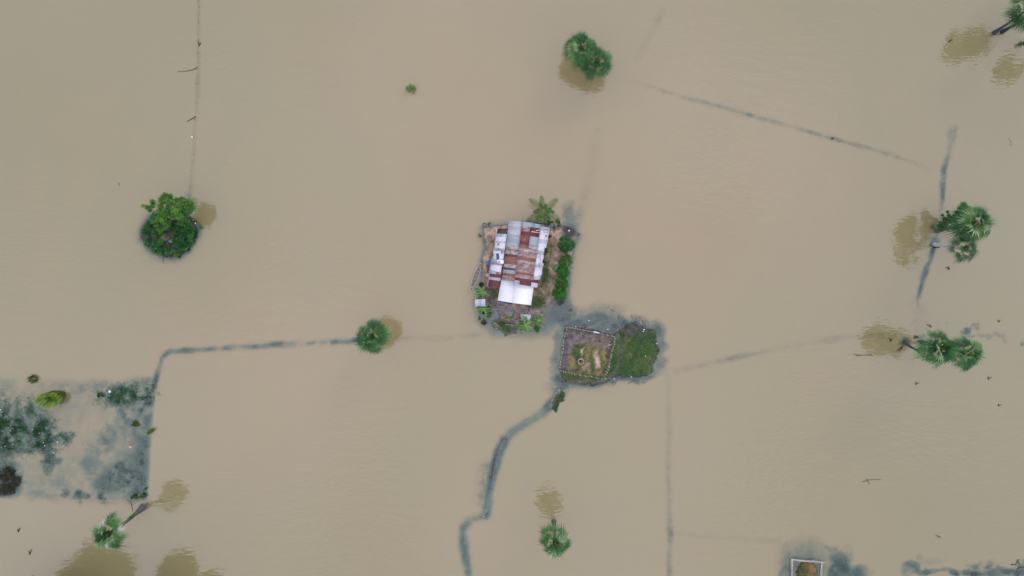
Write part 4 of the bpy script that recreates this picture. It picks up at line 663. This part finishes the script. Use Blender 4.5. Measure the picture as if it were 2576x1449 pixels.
shed('small grey tin roofed shed standing in the water left of the house', zs, [(280, 438), (285, 595), (512, 592), (505, 428)], 1.8, 0, [(0, .33, 0, 1, SILV, .1), (.33, .62, 0, 1, GREY, .3), (.6, 1, 0, 1, SILV, .3)])
shed('small patched grey kennel roof behind the large banana plant', zs, [(1280, 750), (1285, 905), (1470, 925), (1510, 785)], 1.3, 0, [(0, .35, 0, 1, BLUEG, .6), (.33, .6, 0, 1.02, SILV, .7), (.58, 1, 0, 1, SILV, .2)], name='animal_shelter')
b = MB(); pc = [Z(zs, x, y, 1.15) for x, y in ((1212, 740), (1208, 825), (1262, 830), (1280, 738))]; b.prism(pc[::-1], [p + Vector((0, 0, .06)) for p in pc[::-1]], (.24, .06, .035)); [b.tube([(p.x, p.y, -.2), (p.x, p.y, 1.15)], .035, (.15, .1, .08), 5) for p in pc]; tag(b.build('rusty_table', M_paint), 'small rust red table left of the patched kennel roof', 'table')
for f, a_, lb, col, r_ in [(zs, [(728, 650), (850, 662), (1000, 712), (1160, 745)], 'long pale bamboo pole lying across the front yard', (.42, .40, .38), .045), (zs, [(690, 938), (870, 1080)], 'pale pole slanting over the grass mound in the front yard', (.45, .40, .32), .055), (zs, [(942, 990), (1010, 995), (1245, 1032)], 'pale pole lying over the right side of the grass mound', (.5, .5, .46), .045),
        (zs, [(1240, 830), (1195, 1060)], 'left upright pale pole between the kennel and the mound', (.55, .5, .5), .045), (zs, [(1255, 850), (1230, 1030)], 'right pale pole between the kennel and the mound', (.45, .42, .4), .035), (zs, [(1028, 680), (1015, 760), (990, 1000)], 'thin grey stick standing in the front yard beside the yellow leaved plant', (.25, .2, .18), .03), (zs, [(1595, 775), (1560, 890), (1525, 1020)], 'broken pale board right of the kennel roof', (.4, .28, .22), .09),
        (zs, [(1762, 945), (1730, 1030)], 'thin pale stick at the bottom right bush', (.4, .35, .3), .03), (zs, [(765, 700), (830, 810), (870, 930)], 'dark half sunk pole in the front yard mud', (.08, .07, .08), .04), (zs, [(840, 530), (818, 572)], 'short black log lying in front of the porch', (.02, .02, .02), .07),
        (z1, [(875, 345), (873, 432)], 'upright dark log north east of the house', (.08, .05, .06), .07), (z1, [(970, 366), (1010, 380), (1042, 402)], 'dark driftwood branch in the north east shallows', (.05, .04, .05), .06), (z1, [(1090, 448), (1122, 438)], 'short dark stick beside the round garden tree', (.06, .05, .05), .05), (z1, [(1035, 762), (1050, 758)], 'stub of dark wood in the water right of the hedge', (.06, .05, .05), .05), (z1, [(1005, 940), (1028, 941)], 'short dark stub beside the yellow green hedge plant', (.06, .05, .05), .04), (z1, [(555, 1390), (572, 1375)], 'small dark stub in the water below the large banana plant', (.05, .04, .05), .05)]:
    stick('pole' if 'pole' in lb else 'stick', [Z(f, x, y) + Vector((0, 0, .12 + max(0, zt(*Z(f, x, y)[:2])))) for x, y in a_], r_, col, lb, 'pole' if 'pole' in lb else 'stick')
b = MB(); p0 = [Z(z1, x, y, .5) for x, y in ((868, 790), (880, 760), (905, 730), (940, 700), (950, 715), (915, 752), (890, 785))]; b.add([p + Vector((0, 0, R.uniform(-.05, .15))) for p in p0] , [(0, 1, 2), (0, 2, 6), (2, 3, 4), (2, 4, 5), (2, 5, 6)], (.05, .28, .2)); o = b.build('green_net', M_paint); o.modifiers.new('t', 'SOLIDIFY').thickness = .03; tag(o, 'crumpled teal green net left of the hedge', 'net')
# metal trough on the round islet
b = MB(); rz_ = math.atan2(*( (Z(z3, 785, 950) - Z(z3, 705, 1000)).yx)); c = Z(z3, 745, 975, .7)
t = thing('metal_trough', (c.x, c.y, .5), 'blue grey metal trough lying slanted on the round islet', 'trough'); t.rotation_euler = (.0, .12, rz_)
def tp(b, name): o = b.build(name, M_paint); o.parent = t; return o
b.box((0, 0, 0), (1.0, .46, .04), (.2, .3, .38)); [b.box((0, s_ * .22, .1), (1.0, .03, .2), (.2, .3, .38)) for s_ in (-1, 1)]; [b.box((s_ * .5, 0, .1), (.03, .46, .2), (.12, .2, .28)) for s_ in (-1, 1)]; tp(b, 'trough_body'); b = MB(); b.box((-.1, 0, .215), (.72, .44, .02), (.22, .33, .42)); tp(b, 'lid'); b = MB(); b.tube([(.52, -.2, .1), (.62, 0, .14), (.52, .2, .1)], .02, (.05, .07, .1), 6); tp(b, 'handle')
# ------------------------------------------------------------------ pen fence
def fence(label, f, posts, closed, h, lean, pr, pcol, rcol, rails=(.5, .85), cat='fence', z0=None):
    P = [Z(f, x, y) for x, y in posts]; c = sum(P, Vector()) / len(P); t = thing('pen_fence', (c.x, c.y, 0), label, cat); T = []
    for p in P:
        g0 = max(-.5, zt(p.x, p.y)) if z0 is None else z0; o_ = (p - Vector((0, 0, 0))).normalized() * lean; top = Vector((p.x + o_.x + R.uniform(-.05, .05), p.y + o_.y + R.uniform(-.05, .05), g0 + h * R.uniform(.85, 1.1))); b = MB()
        b.tube([(p.x, p.y, g0 - .3), top], [pr * R.uniform(.85, 1.25), pr * .9], vary(pcol, .2), 7); b.build('post', M_wood, t); T.append((Vector((p.x, p.y, g0)), top))
    m = len(T) if closed else len(T) - 1
    for i in range(m):
        a, c_ = T[i], T[(i + 1) % len(T)]; b = MB()
        for q in rails: p0_, p1_ = a[0].lerp(a[1], q), c_[0].lerp(c_[1], q); b.tube([p0_, p0_.lerp(p1_, .5) + Vector((R.uniform(-.03, .03), R.uniform(-.03, .03), R.uniform(-.06, 0))), p1_], .022, vary(rcol, .3), 5)
        b.build('rail', M_wood, t)
    return t
PP = [(250, 442), (290, 445), (320, 450), (352, 455), (388, 462), (420, 467), (455, 475), (492, 484), (525, 490), (555, 495), (590, 500), (640, 510), (672, 517), (705, 525), (760, 538), (820, 552), (852, 562), (853, 590), (845, 618), (843, 650), (836, 680), (828, 712), (818, 738), (812, 770), (806, 795), (800, 820), (790, 850), (788, 885), (780, 910), (775, 935), (768, 965), (752, 1000), (740, 1030), (735, 1078),
      (698, 1085), (630, 1072), (560, 1060), (490, 1048), (420, 1038), (348, 1020), (312, 1012), (285, 1008), (240, 998), (215, 995), (180, 985), (170, 940), (175, 905), (178, 870), (183, 835), (185, 810), (193, 770), (197, 745), (206, 710), (210, 670), (212, 630), (215, 598), (228, 548), (236, 510)]
fence('low fence of pale posts and thin rails around the square animal pen', z2, PP, True, .85, .2, .075, (.46, .42, .36), (.2, .15, .1))
b = MB(); pc = [Z(z2, x, y, .8) for x, y in ((595, 494), (678, 512), (676, 522), (630, 518), (600, 508))]; b.prism(pc[::-1], [p + Vector((0, 0, .05)) for p in pc[::-1]], (.5, .66, .82)); tag(b.build('plastic_sheet', M_paint), 'pale blue plastic sheet hung on the north rail of the pen', 'plastic sheet')
b = MB(); lathe(b, [(.52, 0), (.54, .25), (.5, .42), (.42, .42), (.36, .2), (.34, -.05), (0, -.08)], (0, 0, 0), (.36, .25, .2)); o = b.build('well_ring', simple('clay', (.4, .28, .22), .9, .3, 5, usecol=True), None, True, origin=(0, 0, 0)); p = Z(z2, 435, 868); o.location = (p.x, p.y, .6); o.rotation_euler = (.35, 0, 0); tag(o, 'tilted pale clay ring on the straw mound in the pen', 'clay ring')
stick('pole', [Z(z2, 265, 445, .9), Z(z2, 262, 495, .4)], .09, (.4, .3, .25), 'thick stump leaning at the upper left corner of the pen', 'stump'); stick('pole', [Z(z2, 790, 672, .75), Z(z2, 835, 668, .8)], .04, (.7, .68, .66), 'white gate bar across the east side of the pen', 'gate bar')
for f, a_, lb, col, r_ in [(z2, [(1188, 318), (1215, 340), (1245, 368)], 'reddish log at the north shore, topmost of three', (.34, .2, .17), .11), (z2, [(1185, 372), (1200, 392), (1215, 412)], 'reddish forked log at the north shore, lowest left of three', (.36, .22, .19), .12), (z2, [(1265, 388), (1278, 412), (1293, 438)], 'reddish log at the north shore, rightmost of three', (.36, .23, .19), .1), (z2, [(1088, 285), (1088, 308), (1105, 328)], 'curved dark branch in the water left of the reddish logs', (.1, .07, .08), .06),
        (z2, [(925, 300), (915, 335), (930, 362)], 'curved sunken branch north of the footpath', (.05, .07, .07), .06), (z2, [(1042, 1160), (1070, 1138), (1110, 1142)], 'dark branch in the water off the south shore', (.1, .06, .06), .06), (z2, [(1180, 1125), (1215, 1120)], 'upper pinkish wood chunk off the south shore', (.4, .26, .22), .08), (z2, [(1185, 1160), (1212, 1178)], 'lower pinkish wood chunk off the south shore', (.35, .22, .2), .08), (z2, [(820, 218), (850, 238), (875, 240)], 'dark twiggy branch floating north of the pen', (.06, .05, .06), .06), (z2, [(1175, 315), (1215, 312)], 'dark twig beside the topmost reddish log', (.05, .04, .05), .04),
        (z2, [(92, 1195), (128, 1205)], 'pale stick in the shallows south west of the pen', (.5, .45, .4), .04), (z2, [(1405, 808), (1432, 812)], 'pale stick at the east shore of the grass islet', (.5, .42, .35), .04), (z4, [(853, 468), (862, 500), (862, 520)], 'thin reddish stick in the flooded field', (.3, .16, .13), .04), (z4, [(1005, 185), (1028, 145)], 'thin brown stick near the upper right corner of the flooded field', (.18, .1, .07), .03), (z4, [(905, 948), (912, 980), (916, 1005)], 'dark forked branch left of the leaning palm foot', (.05, .04, .05), .05), (z4, [(875, 920), (890, 930), (905, 945)], 'dark twig above the forked branch by the leaning palm', (.06, .06, .08), .035), (z4, [(1062, 205), (1063, 250)], 'thin dark stick at the right border of the flooded field', (.07, .06, .06), .03),
        (z8, [(320, 482), (290, 497), (245, 507), (180, 511)], 'long curved dead branch left of the fence line', (.07, .055, .05), .06), (z8, [(310, 832), (280, 848), (248, 866)], 'short dead branch left of the fence line', (.05, .045, .045), .08), (z6, [(178, 855), (240, 862), (395, 868)], 'long floating branch left of the lower right palms', (.12, .1, .08), .07), (z6, [(205, 874), (300, 862), (385, 855)], 'second branch crossing the long floating branch', (.14, .11, .09), .05), (z6b, [(2450, 792), (2495, 788), (2530, 738)], 'dark branching driftwood at the lower right edge', (.05, .05, .05), .09), (z6b, [(2505, 745), (2530, 775), (2540, 800)], 'dark branch crossing the driftwood at the lower right edge', (.05, .05, .05), .06), (z6b, [(2510, 830), (2550, 812), (2576, 820)], 'lower dark driftwood at the lower right edge', (.05, .05, .05), .08),
        (ident, [(2170, 1212), (2186, 1207), (2215, 1206)], 'thin dark branch floating at right below the palms', (.06, .05, .05), .05), (ident, [(2180, 1204), (2187, 1218)], 'short dark twig crossing the thin floating branch', (.06, .05, .05), .05), (ident, [(299, 461), (301, 466)], 'tiny dark twig in open water left of the round islet', (.1, .08, .07), .05), (ident, [(356, 881), (366, 880)], 'tiny pale twig above the left dyke', (.5, .45, .4), .04), (z3, [(600, 1160), (625, 1210), (600, 1290), (612, 1350)], 'thin dark branch reaching into the water below the round islet', (.09, .07, .06), .04)]:
    stick('log' if 'log' in lb or 'chunk' in lb else 'branch', [Z(f, x, y) + Vector((0, 0, .04 + max(0, zt(*Z(f, x, y)[:2])))) for x, y in a_], r_, col, lb, 'log' if 'log' in lb or 'chunk' in lb else 'branch')
# second pen
T2 = [(325, 735), (400, 742), (480, 748), (560, 752), (620, 760), (612, 850), (608, 940), (600, 1060), (460, 1050), (330, 1045), (328, 950), (326, 840)]
fence('pale double railed square pen in the shallows at the lower right edge', z6b, T2, True, .8, .1, .06, (.42, .38, .37), (.55, .52, .52), (.35, .62, .9), z0=-.2)
for (a_, lb) in [([(340, 738), (345, 800), (338, 900)], 'pale bamboo pole leaning on the left rail of the lower pen'), ([(330, 742), (480, 762), (665, 772)], 'pale bamboo pole lying along the top rail of the lower pen'), ([(628, 765), (618, 850), (622, 940)], 'pale bamboo pole lying along the right rail of the lower pen')]:
    stick('pole', [Z(z6b, x, y, .7) for x, y in a_], .07, (.55, .5, .5), lb, 'pole')
# fence line at top left
t = thing('boundary_fence', tuple(Z(z8, 318, 590)), 'line of thin dark posts with sagging wire along the submerged dyke at upper left', 'fence'); tops = []
for x, y in [(332, 8), (332, 50), (328, 162), (327, 280), (327, 370), (322, 480), (318, 590), (313, 733), (303, 858), (296, 980), (293, 1100), (282, 1217), (267, 1328), (262, 1420)]:
    p = Z(z8, x, y); b = MB(); e = Vector((p.x + R.uniform(-.12, .12), p.y + R.uniform(-.12, .12), .2)); b.tube([(p.x, p.y, -.8), e], .035, vary((.06, .05, .05)), 6); b.build('post', M_wood, t); tops.append(e)
b = MB(); [b.tube([a.copy(), a.lerp(c, .5) + Vector((0, 0, -.08)), c.copy()], .006, (.1, .1, .1), 4) for a, c in zip(tops[:-1], tops[1:])]; b.build('wire', M_wood, t)
# leaning stakes standing in the water (an added second prong imitates each mirror image)
for f, x, y, dx, dy, h_, r_, lb in [(z8, 333, 328, 2, -34, .62, .075, 'dark stake leaning beside the fence line at upper left'), (z6, 600, 706, 0, -42, .62, .08, 'dark leaning stake in the olive reflection left of the lower right palms'), (z6, 735, 768, -55, 55, .6, .085, 'dark leaning stake below the olive reflection at lower right'), (z6, 884, 1200, 26, -28, .5, .07, 'dark leaning stake in open water below the pair of palms'),
        (z6, 1712, 1142, 22, -34, .5, .07, 'dark leaning stake right below the pair of palms'), (z6, 1830, 1446, 20, -24, .45, .06, 'dark leaning stake at the right, farthest below the pair of palms'), (z6, 1062, 545, -34, -34, .45, .075, 'dark leaning stake above the pair of palms'), (z6, 1836, 488, 0, -28, .35, .06, 'small dark stake above right of the pair of palms'), (z6, 950, 884, 28, -18, .3, .1, 'stubby dark stake just below the left palm of the pair'),
        (z5, 1038, 1292, -28, -44, .35, .1, 'short thick stake below the pale trunked palm'), (z6b, 1768, 526, -28, -10, .5, .07, 'dark leaning stake above the lower right shallows'), (ident, 46, 1338, 1, -9, .3, .09, 'upper of two dark stakes near the lower left edge'), (ident, 75, 1395, 1, -12, .4, .08, 'lower of two dark stakes near the lower left edge'), (ident, 2387, 106, 6, -7, .4, .08, 'dark stake inside the olive reflection at upper right'), (ident, 2092, 348, 6, 0, .25, .1, 'small dark stake on the submerged dyke at upper right')]:
    p = Z(f, x, y); q = Z(f, x + dx, y + dy); ou = Vector((p.x, p.y, 0)).normalized(); pr = MB(); pr.tube([(p.x, p.y, -.5), (p.x, p.y, 0), (p.x + (q.x - p.x) * 1., p.y + (q.y - p.y) * 1., h_ * .85)], [r_, r_, r_ * .55], (.02, .022, .028), 6)
    e2 = Vector((p.x + (q.x - p.x) * .9, p.y + (q.y - p.y) * .9, .12)) - ou * .32; pr.tube([(p.x, p.y, -.1), (p.x, p.y, .02), e2], [r_ * .8, r_ * .8, r_ * .5], (.02, .022, .028), 6)
    tag(pr.build('stake', M_wood, None, origin=(p.x, p.y, 0)), lb, 'stake', 'stakes standing in the flood water')
# litter and small pale things
def scrap(name, p, s, col, label, cat, group=None, seed=1):
    g = random.Random(seed); b = MB(); n = 7; ringv = [(math.cos(6.283 * k / n) * s * g.uniform(.6, 1.1), math.sin(6.283 * k / n) * s * g.uniform(.5, 1), 0) for k in range(n)]
    up = [(x * .6, y * .6, s * g.uniform(.35, .7)) for x, y, _ in ringv]; b.add(ringv + up + [(0, 0, s * .6)], [(k, (k + 1) % n, n + (k + 1) % n, n + k) for k in range(n)], col); b.add(up + [(0, 0, s * .65)], [(k, (k + 1) % n, n) for k in range(n)], col)
    o = b.build(name, M_paint, None, origin=(0, 0, 0)); o.location = (p.x, p.y, max(0, zt(p.x, p.y)) + .01); return tag(o, label, cat, group)
for i, (x, y) in enumerate([(545, 362), (377, 438), (783, 474), (1243, 475), (910, 484), (1403, 656), (1255, 810), (865, 1098), (1080, 1077), (1232, 498)]): scrap('white_scrap', Z(z2, x, y), .13 if i != 3 else .18, (.75, .73, .7), 'small white scrap lying around the pen islet', 'scrap', 'white scraps around the pen', i)
for i, (x, y) in enumerate([(4, 304), (72, 445), (224, 440), (273, 465), (300, 530), (308, 552), (370, 601), (340, 512), (36, 556), (90, 540), (396, 526), (10, 565), (130, 505)]): scrap('white_scrap', Z(z4, x, y), .13, (.7, .72, .66), 'small pale scrap floating among the dark weed at the left edge', 'scrap', 'pale scraps in the weed', 20 + i)
scrap('white_bag', Z(z4, 756, 178), .3, (.8, .78, .8), 'crumpled white bag in the upper part of the flooded field', 'bag', None, 40); scrap('straw_heap', Z(z4, 912, 528), .5, (.2, .14, .1), 'round brown straw heap in the flooded field', 'straw heap', None, 41); scrap('pink_rag', Z(z4, 898, 562), .28, (.55, .38, .34), 'pinkish rag just below the straw heap', 'rag', None, 42)
scrap('white_scrap', Z(z8, 283, 977), .2, (.8, .78, .76), 'small white scrap beside the upper left fence line', 'scrap', None, 43); scrap('pink_float', W(1216.5, 1299), .16, (.7, .25, .3), 'small pink float at the bend of the sunken path', 'float', None, 44); scrap('yellow_float', Z(z3, 1148, 676), .2, (.7, .68, .2), 'small yellow float at the right shore of the round islet', 'float', None, 45)
scrap('white_bucket', Z(z1, 1013, 408), .22, (.75, .6, .6), 'pale pinkish bucket above the round garden tree', 'bucket', None, 46); scrap('red_rag', Z(z2, 182, 1262), .1, (.6, .2, .12), 'tiny red scrap on the track below the pen', 'rag', None, 47)
scrap('red_box', Z(z1, 834, 460), .45, (.16, .02, .025), 'dark red box beside the north east lean-to', 'box', None, 48); scrap('teal_pot', Z(z1, 845, 392), .32, (.12, .3, .3), 'teal pot at the north east corner of the house', 'pot', None, 49)
